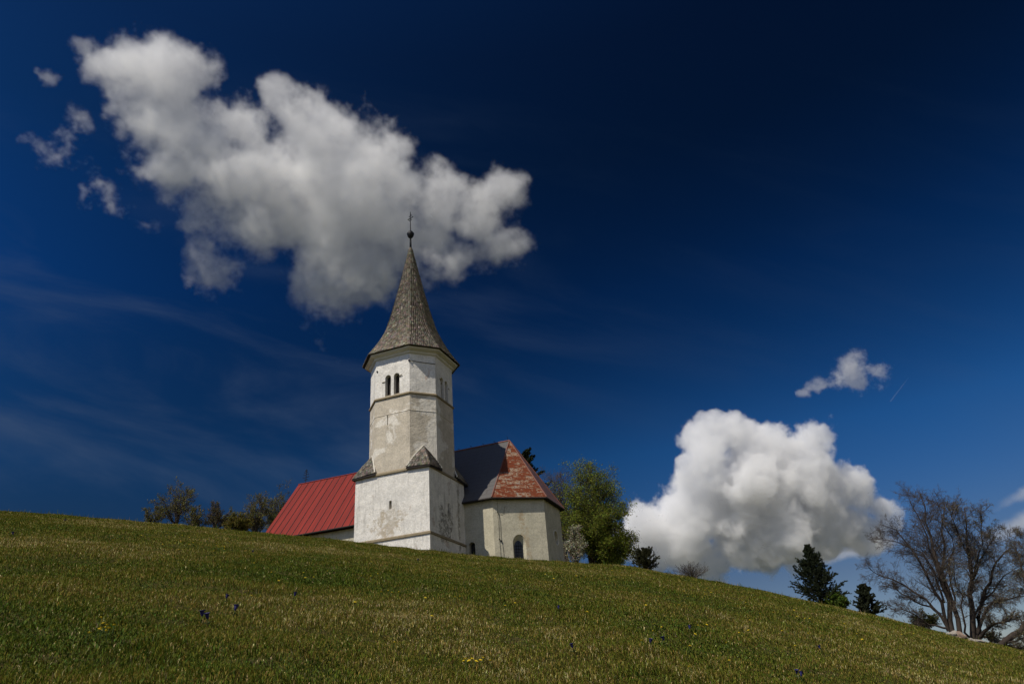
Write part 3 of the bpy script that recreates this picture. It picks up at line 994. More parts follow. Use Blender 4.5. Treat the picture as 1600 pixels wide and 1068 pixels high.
# ------------------------------------------------------------------ trees at the right edge (bare, many stemmed)
def zp(X, Y, r, dr=0.0):     # limb points measured on an enlarged piece of the view
    return at(1340 + X / 3.685, 740 + Y / 3.685, r + dr)
BARE = [dict(n=26, t0=0.26, t1=0.98, ang=0.95, ratio=0.21, up=0.03, jit=0.17, rscale=0.34, minr=0.009, tipk=0.35),
        dict(n=11, t0=0.10, t1=1.0, ang=0.95, ratio=0.50, up=0.03, jit=0.22, rscale=0.5, minr=0.0050),
        dict(n=9, t0=0.10, t1=1.0, ang=0.95, ratio=0.50, up=0.02, jit=0.24, rscale=0.6, minr=0.0036)]
rA = 39.0
baseA = spot(1487, 993, rA)
A_limbs = [[(545, 915), (520, 760), (480, 600), (450, 480), (425, 350), (385, 200), (350, 75)],
           [(525, 905), (500, 800), (440, 680), (350, 500), (290, 380), (200, 300), (100, 290)],
           [(510, 870), (470, 800), (350, 690), (250, 620), (130, 590), (20, 500)],
           [(590, 925), (560, 780), (500, 600), (490, 420), (510, 250), (500, 130)],
           [(478, 805), (430, 770), (330, 730), (210, 660), (130, 640)],
           [(530, 890), (410, 865), (330, 800), (230, 775), (170, 775)],
           [(498, 740), (470, 640), (410, 490), (330, 430), (210, 390), (70, 370)],
           [(505, 690), (490, 610), (440, 500), (395, 330), (310, 190), (300, 90)],
           [(560, 790), (540, 660), (530, 520), (560, 380), (470, 220), (440, 110)]]
A_off = [0, -0.8, -0.5, 0.6, 1.0, -1.2, 0.9, 1.6, -1.5]
limbs = []
for l, o_ in zip(A_limbs, A_off):
    q = [zp(x, y, rA, o_ * i / (len(l) - 1)) for i, (x, y) in enumerate(l)]
    limbs.append(q)
tree('bare_tree', baseA, limbs, [(0.12, 0.016), (0.085, 0.014), (0.065, 0.010), (0.11, 0.016), (0.05, 0.010), (0.05, 0.009), (0.05, 0.010), (0.055, 0.012), (0.05, 0.010)],
     'tall leafless tree of fanned stems, left of the two beside the rocks', 'tree', 'bare trees on the right slope', 21, BARE, bark=(0.045, 0.035, 0.028), twig=(0.075, 0.060, 0.050), trim=0.95)
rB = 38.4
baseB = spot(1523, 1001, rB)
B_limbs = [[(665, 955), (655, 800), (650, 600), (625, 430), (610, 280), (620, 140)],
           [(680, 955), (700, 800), (720, 700), (790, 520), (850, 450), (950, 390)],
           [(690, 950), (720, 820), (760, 750), (850, 720), (950, 710), (1010, 690)],
           [(700, 950), (740, 880), (830, 855), (890, 840), (900, 770)],
           [(658, 660), (690, 540), (740, 430), (790, 350), (820, 280)],
           [(650, 945), (610, 920), (625, 830), (570, 640), (550, 450)],
           [(675, 950), (690, 760), (780, 690), (870, 560), (980, 500)],
           [(655, 640), (640, 500), (570, 330), (540, 240), (560, 160)],
           [(660, 620), (700, 450), (720, 300), (700, 190)]]
B_off = [0, 0.8, -0.6, -0.9, 1.2, -1.0, 1.5, -1.4, 0.4]
limbs = [[zp(x, y, rB, o_ * i / (len(l) - 1)) for i, (x, y) in enumerate(l)] for l, o_ in zip(B_limbs, B_off)]
tree('bare_tree', baseB, limbs, [(0.13, 0.016), (0.11, 0.014), (0.085, 0.012), (0.08, 0.02), (0.05, 0.009), (0.05, 0.008), (0.06, 0.010), (0.05, 0.009), (0.05, 0.009)],
     'leafless tree with curved low limbs reaching right, base beside the pale rocks', 'tree', 'bare trees on the right slope', 33, BARE, bark=(0.045, 0.035, 0.028), twig=(0.08, 0.064, 0.052), trim=0.93,
     leaf=(0.5, 0.022, (0.16, 0.14, 0.08), 0.03))
rC = 37.5
baseC = spot(1562, 1012, rC)
C_limbs = [[(815, 995), (860, 960), (958, 880), (1040, 800), (1090, 650)],
           [(815, 995), (870, 985), (950, 1005), (1010, 1010)],
           [(840, 975), (900, 960), (960, 940), (1040, 900)],
           [(1040, 800), (960, 620), (930, 480), (900, 400)],
           [(1060, 760), (1000, 560), (980, 420), (960, 330)]]
limbs = [[zp(x, y, rC, o_ * i / (len(l) - 1)) for i, (x, y) in enumerate(l)] for l, o_ in zip(C_limbs, (0, 0.5, -0.6, 0.5, 0.9))]
tree('bare_tree', baseC, limbs, [(0.13, 0.09), (0.05, 0.015), (0.04, 0.01), (0.08, 0.012), (0.07, 0.012)],
     'leaning bare tree at the right edge with a slanting trunk close to the ground', 'tree', 'bare trees on the right slope', 41, BARE, bark=(0.045, 0.035, 0.028), twig=(0.08, 0.064, 0.052),
     leaf=(0.5, 0.02, (0.15, 0.14, 0.07), 0.03))

# ------------------------------------------------------------------ broadleaf trees and bushes behind the church and on the crest
def fan(base, n, height, spread, rs, lean=(0, 0), stem=0.0):
    """limbs that rise from one base and fan out into a crown"""
    out = []
    for i in range(n):
        a = 2 * math.pi * (i + rs.uniform(-0.3, 0.3)) / n
        s = spread * math.sqrt(rs.uniform(0.05, 1.0))
        h = height * (1 - 0.45 * (s / spread) ** 2) * rs.uniform(0.85, 1.05)
        if i == 0:
            s, h = 0.08 * spread, height
        p0 = np.array(base)
        dv = np.array([math.cos(a) * s + lean[0], math.sin(a) * s + lean[1], 0])
        out.append([p0, p0 + dv * 0.12 + np.array([0, 0, h * (0.22 + stem)]), p0 + dv * 0.55 + np.array([0, 0, h * 0.6]), p0 + dv + np.array([0, 0, h])])
    return out
def px_m(r, x, y):
    d = ray(x, y)
    return r / math.hypot(d[0], d[1]) / FPX          # metres per photo pixel at that spot
LEAFY = [dict(n=12, t0=0.2, t1=1.0, ang=0.75, ratio=0.38, up=0.04, jit=0.12, rscale=0.5, minr=0.010),
         dict(n=7, t0=0.15, t1=1.0, ang=0.7, ratio=0.5, up=0.02, jit=0.15, rscale=0.6, minr=0.006),
         dict(n=5, t0=0.15, t1=1.0, ang=0.7, ratio=0.55, up=-0.01, jit=0.15, rscale=0.7, minr=0.005)]
def leafy(name, px, py, top, half, r, n, label, cat, group, seed, leaf, levels=LEAFY, rad=0.1, bark=(0.075, 0.062, 0.05), twig=None, stem=0.0, sink=0.0, lean=0.0):
    rs = np.random.default_rng(seed)
    bs = spot(px, py, r)
    zt = at(px, top, r)[2]
    h = zt - bs[2]
    sp = half * px_m(r, px, py)
    limbs_ = fan(bs - np.array([0, 0, 0.1]), n, h * 0.86, sp * 0.75, rs, (lean, 0), stem)
    return tree(name, bs, limbs_, [(rad * rs.uniform(0.6, 1), rad * 0.12) for _ in limbs_], label, cat, group, seed, levels, bark, twig, leaf)

GREEN = [(0.15, 0.175, 0.022), (0.11, 0.135, 0.018), (0.185, 0.21, 0.028), (0.15, 0.175, 0.022)]
rG = 60.0
baseG = spot(925, 885, rG)
G_limbs = []
for k, (x, y, dr) in enumerate([(912, 722, 0), (900, 735, 1.5), (935, 745, -1), (955, 765, 0.8), (965, 790, -1.5), (972, 815, 1.0), (975, 840, -0.6), (985, 855, 0.5), (970, 875, -0.8), (940, 800, -2.6), (925, 770, 2.5), (895, 770, -1.2), (890, 800, 1.0), (905, 815, -2.8), (880, 790, 0.5), (915, 745, 0.6), (945, 758, 1.4), (982, 835, 0.2), (990, 858, -0.3), (990, 838, 0.4), (978, 800, 0.6), (963, 772, -0.4), (942, 740, 0.3), (922, 724, -0.6), (890, 745, 0.4), (955, 815, 2.2), (950, 850, -2.2), (930, 830, 2.8), (960, 870, 1.8)]):
    tip = at(x, y, rG + dr)
    b0_ = baseG + np.array([0.1 * math.cos(k), 0.1 * math.sin(k), -0.1])
    dv = tip - b0_
    G_limbs.append([b0_, b0_ + dv * np.array([0.10, 0.10, 0.30]), b0_ + dv * np.array([0.48, 0.48, 0.66]), tip])
GLV = [dict(n=15, t0=0.22, t1=1.0, ang=0.8, ratio=0.30, up=0.02, jit=0.14, rscale=0.45, minr=0.012),
       dict(n=8, t0=0.12, t1=1.0, ang=0.85, ratio=0.58, up=0.01, jit=0.2, rscale=0.6, minr=0.008),
       dict(n=5, t0=0.12, t1=1.0, ang=0.9, ratio=0.6, up=-0.01, jit=0.2, rscale=0.7, minr=0.006)]
tree('leafy_tree', baseG, G_limbs, [(0.17, 0.02)] * 4 + [(0.08, 0.012)] * 25, 'big spring green tree standing right of the rusty apse', 'tree', None, 51, GLV, (0.045, 0.036, 0.03), None, (4.2, 0.060, GREEN, 0.16), trim=0.95)
leafy('bare_tree', 884, 880, 712, 26, 63.0, 8, 'thin leafless tree between the apse roof and the green tree', 'tree', None, 52, None, BARE, rad=0.12, twig=(0.09, 0.07, 0.06))
leafy('blossoming_shrub', 902, 884, 816, 20, 56.0, 9, 'white blossoming shrub at the foot of the big green tree', 'shrub', None, 53, (1.3, 0.05, [(0.48, 0.46, 0.36), (0.30, 0.30, 0.16)], 0.06), rad=0.05)
OLIVE = [(0.16, 0.15, 0.032), (0.125, 0.12, 0.028)]
leafy('young_tree', 275, 820, 747, 46, 54.0, 9, 'sparse young tree with a thin dark stem on the left crest', 'tree', 'small trees on the left crest', 54, (0.55, 0.05, OLIVE, 0.05), rad=0.07)
leafy('young_tree', 240, 817, 782, 30, 53.0, 6, 'low sparse sapling furthest left on the crest', 'tree', 'small trees on the left crest', 55, (0.5, 0.045, OLIVE, 0.05), rad=0.04)
leafy('young_tree', 335, 826, 780, 36, 55.0, 7, 'small reddish sapling between the sparse tree and the yellow bush', 'tree', 'small trees on the left crest', 56, (0.7, 0.045, [(0.10, 0.075, 0.03), (0.075, 0.075, 0.025)], 0.05), rad=0.05)
leafy('young_tree', 305, 823, 786, 30, 56.5, 7, 'low feathery sapling right beside the sparse dark stemmed tree', 'tree', 'small trees on the left crest', 64, (0.7, 0.045, OLIVE, 0.05), rad=0.04)
leafy('young_tree', 358, 830, 790, 26, 57.5, 7, 'feathery sapling directly behind the yellow olive bush', 'tree', 'small trees on the left crest', 65, (0.9, 0.045, OLIVE, 0.05), rad=0.04)
leafy('bush', 372, 832, 799, 30, 50.0, 9, 'rounded yellow olive bush left of the red roof', 'bush', None, 57, (1.5, 0.05, [(0.125, 0.105, 0.016), (0.10, 0.09, 0.016)], 0.06), rad=0.04)
leafy('young_tree', 400, 834, 761, 32, 58.0, 10, 'dense olive tree left of its taller neighbour beside the red roof', 'tree', 'small trees on the left crest', 58, (0.8, 0.05, OLIVE, 0.07), rad=0.09)
leafy('young_tree', 432, 834, 752, 32, 61.0, 10, 'tall olive tree rising just behind the red roof end', 'tree', 'small trees on the left crest', 59, (0.75, 0.05, OLIVE, 0.07), rad=0.09)
leafy('bush', 1082, 908, 873, 38, 45.0, 26, 'round leafless bush alone on the crest right of the small pine', 'bush', None, 60, None, [dict(n=9, t0=0.1, t1=1.0, ang=0.45, ratio=0.45, up=0.1, jit=0.12, rscale=0.5, minr=0.006), dict(n=4, t0=0.15, t1=1.0, ang=0.5, ratio=0.5, up=0.06, jit=0.15, rscale=0.6, minr=0.005)], rad=0.025, twig=(0.10, 0.085, 0.075))
leafy('bush', 1312, 950, 922, 30, 46.0, 10, 'bright green bush in front of the tall spruce', 'bush', None, 61, (2.4, 0.05, [(0.085, 0.125, 0.014), (0.06, 0.095, 0.012)], 0.06), rad=0.03)
leafy('bush', 1452, 992, 945, 34, 40.5, 9, 'olive bush at the left foot of the bare trees', 'bush', None, 62, (0.6, 0.04, [(0.21, 0.19, 0.05), (0.17, 0.17, 0.045)], 0.05), rad=0.02, bark=(0.12, 0.1, 0.08))
leafy('bush', 1556, 1010, 972, 28, 38.9, 6, 'twiggy brown undergrowth bush right of the pale rocks', 'bush', None, 63, (0.25, 0.035, [(0.18, 0.16, 0.08)], 0.04), rad=0.018, twig=(0.15, 0.12, 0.095))

def conifer(name, px, py, top, half, r, label, group, seed, whorls, per, tone, droop=0.0, ragged=0.25, form=1.0, open_=0.0):
    rs = np.random.default_rng(seed)
    bs = spot(px, py, r)
    h = at(px, top, r)[2] - bs[2]
    sp = half * px_m(r, px, py)
    root = empty(name, tuple(bs))
    tag(root, label, 'tree', group)
    P = np.stack([np.stack([np.zeros(10), np.zeros(10), np.linspace(-0.1, h, 10)], 1) + bs])
    Rd = np.linspace(0.035 * h ** 0.8, 0.01, 10)[None]
    v, f = tubes(P, Rd, 7)
    tr = [(v, f, np.array((0.05, 0.04, 0.032)))]
    br, brr = [], []
    for k in range(whorls):
        t = (k + 0.3) / whorls
        z = h * (0.03 + 0.94 * t)
        ln = sp * (1 - t) ** form + 0.05 * sp
        for q in range(per):
            a = rs.uniform(0, 2 * math.pi)
            l = ln * rs.uniform(1 - ragged * 1.6, 1 + ragged * 0.7)
            d = np.array([math.cos(a), math.sin(a), 0])
            el = 0.15 + 0.6 * t - droop + rs.uniform(-0.12, 0.12)
            pts = []
            for s_ in np.linspace(0, 1, NP_):
                pts.append(bs + np.array([0, 0, z + rs.uniform(-0.01, 0.01)]) + d * l * s_ + np.array([0, 0, l * (el * s_ + 0.30 * s_ ** 2 * (0.5 + droop))]))
            br.append(pts)
            brr.append(np.linspace(0.012 * h ** 0.5, 0.004, NP_))
    br, brr = np.array(br), np.array(brr)
    v, f = tubes(br, brr, 4)
    tr.append((v, f, np.array((0.05, 0.04, 0.032))))
    finish(root, 'trunk', tr, M_BARK)
    tw, twr = spawn(br, brr, 9, 0.12, 1.0, 0.6, 0.30, 0.03, 0.1, rs, 0.5, 0.004)
    allp = np.concatenate([br, tw])
    n_per = 80
    M_ = len(allp)
    ii = np.repeat(np.arange(M_), n_per)
    tt = rs.uniform(0.12, 1.0, len(ii)) * (NP_ - 1)
    i0 = np.minimum(tt.astype(int), NP_ - 2)
    w = (tt - i0)[:, None]
    st = allp[ii, i0] * (1 - w) + allp[ii, i0 + 1] * w
    tan = unit(allp[ii, i0 + 1] - allp[ii, i0])
    dd = unit(tan * 0.6 + rs.standard_normal((len(ii), 3)) * 0.75 + np.array([0, 0, 0.12]))
    nl = 0.060 * max(0.8, h / 4) * rs.uniform(0.6, 1.3, (len(ii), 1))
    sd = unit(np.cross(dd, rs.standard_normal((len(ii), 3)))) * nl * 0.22
    V = np.stack([st - sd, st + sd, st + dd * nl + sd * 0.5, st + dd * nl - sd * 0.5], 1).reshape(-1, 3)
    F = np.arange(len(V)).reshape(-1, 4)
    c = np.array(tone)[None] * rs.uniform(0.6, 1.4, (M_, 1))[ii] * rs.uniform(0.7, 1.3, (len(ii), 1))
    v2, f2 = tubes(tw, twr, 3)
    finish(root, 'crown', [(V, F, np.repeat(c, 4, axis=0)), (v2, f2, np.array((0.05, 0.045, 0.03)))], M_NEEDLE)
    return root
conifer('spruce', 1285, 946, 845, 43, 46.5, 'tall dark spruce behind the bright green bush', 'spruces on the right crest', 71, 20, 9, (0.026, 0.034, 0.015), 0.02, 0.20, 1.05)
conifer('spruce', 1362, 966, 910, 22, 46.0, 'smaller slim spruce left of the bare trees', 'spruces on the right crest', 72, 15, 8, (0.030, 0.036, 0.016), 0.0, 0.25, 0.8)
conifer('young_pine', 1009, 893, 861, 22, 45.0, 'small bushy pine on the crest right of the leafy tree', None, 73, 9, 9, (0.045, 0.046, 0.018), 0.0, 0.25, 0.5)
conifer('pine', 826, 875, 705, 48, 66.0, 'dark pine whose crown shows behind the apse roof', None, 74, 15, 9, (0.026, 0.034, 0.014), 0.0, 0.35, 0.45)

# ------------------------------------------------------------------ rocks under the bare trees
M_ROCK, _t, _b = mat('limestone', 0.9, 0.2)
_oc = _t.n('ShaderNodeTexCoord').outputs['Object']
_t.put(_b.inputs['Base Color'], _t.mix(_t.noise(_oc, 5, 6, 0.7), (0.14, 0.12, 0.095), (0.40, 0.36, 0.31)))
_bp = _t.n('ShaderNodeBump', {'Strength': 0.8, 'Distance': 0.05, 'Height': _t.noise(_oc, 7, 6, 0.7)})
_t.put(_b.inputs['Normal'], _bp.outputs[0])
M_ROCKB = flat_mat('brown lichened rock', (0.22, 0.16, 0.12), 0.95, var=0.5, scale=6)
def rock(px, py, r, sx, sy, sz, label, mt, seed, group):
    rs = np.random.default_rng(seed)
    bm = bmesh.new()
    bmesh.ops.create_icosphere(bm, subdivisions=3, radius=1)
    ph = rs.uniform(0, 6, 6)
    for v in bm.verts:
        c = v.co
        k = 1 + 0.22 * math.sin(3 * c.x + ph[0]) * math.sin(3 * c.y + ph[1]) + 0.15 * math.sin(5 * c.z + ph[2] + 3 * c.x) + rs.uniform(-0.05, 0.05)
        v.co = Vector((c.x * sx * k, c.y * sy * k, max(c.z, -0.5) * sz * k))
    me = bpy.data.meshes.new('rock')
    bm.to_mesh(me); bm.free()
    me.materials.append(mt)
    o = bpy.data.objects.new('rock', me)
    COL.objects.link(o)
    p = spot(px, py, r)
    o.location = (p[0], p[1], p[2] + sz * 0.3)
    o.rotation_euler = (0, rs.uniform(-0.2, 0.2), rs.uniform(-0.6, 0.2))
    tag(o, label, 'rock', group)
G_ = 'rocks under the bare trees'
rock(1491, 997, 36.2, 0.22, 0.22, 0.16, 'grey brown rock leftmost under the bare trees', M_ROCK, 1, G_)
rock(1502, 997, 36.2, 0.24, 0.22, 0.19, 'rusty brown rock heaped between the two bare trunks', M_ROCKB, 2, G_)
rock(1519, 1006, 35.6, 0.12, 0.12, 0.10, 'small white rock below the curved tree', M_ROCK, 3, G_)
rock(1529, 1007, 35.6, 0.22, 0.14, 0.10, 'long pale flat rock right of the small white one', M_ROCK, 4, G_)

# ------------------------------------------------------------------ grass
def grass_field():
    rs = np.random.default_rng(77)
    N = 1700000
    r0_, r1_, p = 6.0, 47.0, -0.05
    u = rs.random(N)
    r = ((r1_ ** (p + 1) - r0_ ** (p + 1)) * u + r0_ ** (p + 1)) ** (1 / (p + 1))
    a = np.radians(rs.uniform(-44, 44, N))
    x, y = r * np.sin(a), r * np.cos(a)
    # clumping
    cl = np.sin(1.7 * x + 2.3 * np.sin(0.9 * y)) * np.sin(1.9 * y + 1.7 * np.sin(1.1 * x)) + 0.6 * np.sin(4.3 * x - 2.9 * y) * np.sin(3.7 * y + 2.1 * x)
    big = np.sin(0.42 * x + 1.3 * np.sin(0.31 * y + 1)) * np.sin(0.55 * y + 1.1 * np.sin(0.37 * x)) 
    # not inside the church
    la = (x - CX) * e1[0] + (y - CY) * e1[1]
    lb = (x - CX) * e2[0] + (y - CY) * e2[1]
    keep = ~(((la > -0.05) & (la < 5.25) & (lb > -0.05) & (lb < 5.2)) | ((la > -2.1) & (la < 16.0) & (lb > 4.9)) | ((la > -4.9) & (la <= -2.1) & (lb > 4.9 + (-2.1 - la) * 0.7)))
    la_, lb_ = la[keep], lb[keep]
    x, y, r, cl, big = x[keep], y[keep], r[keep], cl[keep], big[keep]
    N = len(x)
    z = ground(x, y)
    kind = rs.random(N) + 0.16 * cl + 0.20 * big
    for gx, gy, gw in ((385, 878, 1.1), (430, 892, 1.3), (475, 906, 1.4), (520, 916, 1.3), (1080, 1000, 0.9), (160, 1000, 1.0), (60, 960, 0.8)):
        q_, _r0 = hit(gx, gy)
        kind -= 0.17 * np.exp(-(((x - q_[0]) / gw) ** 2 + ((y - q_[1]) / (gw * 1.2)) ** 2))
    ln = (0.032 + 0.038 * rs.random(N) + 0.025 * np.clip(cl, -1, 1)) * (1 + 0.002 * r)
    wd = 0.0014 + 0.00013 * r + 0.0010 * rs.random(N)
    green, straw = kind < 0.52, kind > 0.70
    broad = kind < 0.04
    tuft = np.sin(2.3 * x + 3.1 * np.sin(1.1 * y)) * np.sin(2.7 * y + 2.9 * np.sin(0.8 * x + 1)) > 0.86
    ln[tuft] *= 1.7
    wall = ((la_ > -0.7) & (la_ < 16) & (lb_ > -0.7) & (lb_ < 5.2)) | ((la_ > -5.6) & (la_ < 16) & (lb_ > 4.1))
    ln[wall] *= rs.uniform(1.2, 2.6, wall.sum())
    ln[broad] *= 0.9
    stalk = (r > 29) & (rs.random(N) < 0.0016)
    ln[stalk] = rs.uniform(0.12, 0.30, stalk.sum())
    wd[broad] *= 2.3
    ln[straw] *= 0.9
    an = rs.uniform(0, 2 * np.pi, N)
    lean = rs.uniform(0.4, 1.5, N)
    lean[straw] = rs.uniform(0.5, 1.7, straw.sum())
    lean[stalk] = rs.uniform(0.05, 0.5, stalk.sum())
    dx_, dy_ = np.cos(an), np.sin(an)
    sx, sy = -dy_ * wd, dx_ * wd
    mid_h, tip_h = ln * 0.6 * np.cos(lean * 0.5), ln * np.cos(lean)* 0.9 + ln * 0.12
    mo, to = ln * 0.6 * np.sin(lean * 0.5), ln * np.sin(lean) 
    V = np.empty((N, 5, 3), np.float32)
    V[:, 0] = np.stack([x - sx, y - sy, z - 0.02], 1)
    V[:, 1] = np.stack([x + sx, y + sy, z - 0.02], 1)
    V[:, 2] = np.stack([x + dx_ * mo + sx * 0.8, y + dy_ * mo + sy * 0.8, z + mid_h], 1)
    V[:, 3] = np.stack([x + dx_ * mo - sx * 0.8, y + dy_ * mo - sy * 0.8, z + mid_h], 1)
    V[:, 4] = np.stack([x + dx_ * to, y + dy_ * to, z + tip_h], 1)
    b0 = np.arange(N) * 5
    Fq = np.stack([b0, b0 + 1, b0 + 2, b0 + 3], 1)
    Ft = np.stack([b0 + 3, b0 + 2, b0 + 4], 1)
    C = np.empty((N, 3))
    C[:] = (0.150, 0.145, 0.020)
    C[green] = (0.092, 0.125, 0.012)
    C[broad] = (0.062, 0.105, 0.016)
    C[straw] = (0.245, 0.195, 0.060)
    pale = (kind > 1.05) | (rs.random(N) < 0.022)
    C[pale] = (0.52, 0.45, 0.26)
    C *= np.array([0.96, 0.89, 0.72]) * rs.uniform(0.6, 1.45, (N, 1)) * (1 + 0.08 * rs.standard_normal((N, 3)))
    C = np.clip(C, 0.004, 0.6)
    tag(mesh_np('meadow_grass', V.reshape(-1, 3), [Fq, Ft], M_GRASS, None, np.repeat(C, 5, axis=0)), 'short spring grass mixed with dry straw blades covering the slope', 'grass', None, 'stuff')
grass_field()

# ------------------------------------------------------------------ flowers
M_GENT = flat_mat('gentian blue petal', (0.010, 0.009, 0.075), 0.6, var=0.3, scale=40)
M_STEM = flat_mat('green stem', (0.04, 0.07, 0.015), 0.8)
M_YEL = flat_mat('yellow petal', (0.62, 0.46, 0.02), 0.6, var=0.2, scale=40)
def bell(root, s):
    b_ = MB()
    prof = [(0.008, 0.0), (0.016, 0.02), (0.02, 0.045), (0.028, 0.058), (0.026, 0.060), (0.014, 0.045), (0.004, 0.01)]
    rings_ = []
    for r_, z in prof:
        rings_.append([(r_ * s * (1 + (0.25 if q % 2 else 0.0) * (z > 0.05)) * math.cos(q * math.pi / 5), r_ * s * (1 + (0.25 if q % 2 else 0.0) * (z > 0.05)) * math.sin(q * math.pi / 5), 0.05 * s + z * s) for q in range(10)])
    b_.loft(rings_)
    b_.build('blossom', M_GENT, root)
    c_ = MB()
    c_.tube([(0, 0, -0.02), (0.004, 0, 0.03 * s), (0, 0, 0.055 * s)], 0.004 * s, 5)
    for q in range(5):
        a = q * 2 * math.pi / 5
        c_.add([(0.0, 0.0, 0.0), (0.03 * s * math.cos(a - 0.3), 0.03 * s * math.sin(a - 0.3), 0.015), (0.06 * s * math.cos(a), 0.06 * s * math.sin(a), 0.02), (0.03 * s * math.cos(a + 0.3), 0.03 * s * math.sin(a + 0.3), 0.015)], [(0, 1, 2, 3)])
    c_.build('stem', M_STEM, root)
def copy_thing(o):
    c = o.copy()
    COL.objects.link(c)
    for ch in o.children:
        d = ch.copy()
        COL.objects.link(d)
        d.parent = c
    return c
GENT = [(315, 974, 'paired deep blue gentian at lower left'), (324, 978, 'smaller deep blue gentian touching the paired one at lower left'), (364, 962, 'deep blue gentian above and right of the paired ones'),
        (351, 941, 'half closed dark gentian above the lower left blue ones'), (459, 937, 'lone deep blue gentian below the green strip'), (395, 866, 'lone blue gentian below the red roof'),
        (653, 877, 'blue gentian close below the white tower base'), (874, 956, 'deep blue gentian in mid slope below the apse'), (1040, 1007, 'deep blue gentian at lower centre right'),
        (1017, 1012, 'small dark gentian left of the lower centre right one'), (1078, 988, 'dark gentian above the lower centre right one'), (1285, 1018, 'dark gentian on the lower right slope'),
        (1247, 1060, 'blue gentian at the lower frame edge right of centre'), (1254, 1064, 'twin blue gentian at the lower frame edge'), (897, 1021, 'dark gentian at lower centre'),
        (100, 815, 'blue gentian near the left crest'), (20, 838, 'blue gentian at the far left under the crest')]
g0 = None
for i, (px, py, lab) in enumerate(GENT):
    p, r = hit(px, py + 3)
    if g0 is None:
        g0 = empty('gentian', tuple(p)); bell(g0, 1.0); o = g0
    else:
        o = copy_thing(g0)
    o.location = (p[0], p[1], p[2] + 0.035)
    k = (0.95 if i < 3 else 0.75) * (1 + 0.010 * r)
    o.scale = (k, k, k)
    o.rotation_euler = (random.uniform(-0.3, 0.3), random.uniform(-0.3, 0.3), random.uniform(0, 6))
    tag(o, lab, 'flower', 'blue gentians in the meadow')
YEL = []
ry = random.Random(9)
for (cx_, cy_, n, sx_, sy_) in ((345, 860, 3, 6, 5), (300, 850, 8, 90, 14), (660, 940, 8, 200, 40), (1110, 935, 8, 70, 18), (1060, 1000, 7, 120, 35), (160, 1000, 5, 30, 20), (745, 1045, 4, 12, 6), (1250, 975, 6, 90, 20), (1370, 995, 4, 40, 12), (560, 900, 6, 120, 15), (880, 905, 6, 80, 10)):
    for _ in range(n * 2):
        YEL.append((ry.gauss(cx_, sx_ * 0.6), ry.gauss(cy_, sy_ * 0.6)))
y0 = None
for px, py in YEL:
    p, r = hit(px, py)
    if r > 44:
        continue
    if y0 is None:
        y0 = empty('yellow_flower', tuple(p))
        b_ = MB()
        for q in range(8):
            a = q * math.pi / 4
            b_.add([(0, 0, 0.052), (0.014 * math.cos(a - 0.35), 0.014 * math.sin(a - 0.35), 0.058), (0.022 * math.cos(a), 0.022 * math.sin(a), 0.056), (0.014 * math.cos(a + 0.35), 0.014 * math.sin(a + 0.35), 0.058)], [(0, 1, 2, 3)])
        b_.lathe([(0.0, 0.045), (0.009, 0.05), (0.008, 0.06), (0.0, 0.063)], 0, 0, 8)
        b_.build('blossom', M_YEL, y0)
        b_ = MB(); b_.tube([(0, 0, -0.03), (0.003, 0, 0.02), (0, 0, 0.05)], 0.003, 4); b_.build('stem', M_STEM, y0)
        o = y0
    else:
        o = copy_thing(y0)
    k = 0.9 + 0.016 * r
    o.location = (p[0], p[1], p[2] + 0.03)
    o.scale = (k, k, k)
    o.rotation_euler = (ry.uniform(-0.5, 0.2), ry.uniform(-0.4, 0.4), ry.uniform(0, 6))
    tag(o, 'small yellow meadow flower on a short stem in the grass', 'flower', 'yellow flowers in the meadow')

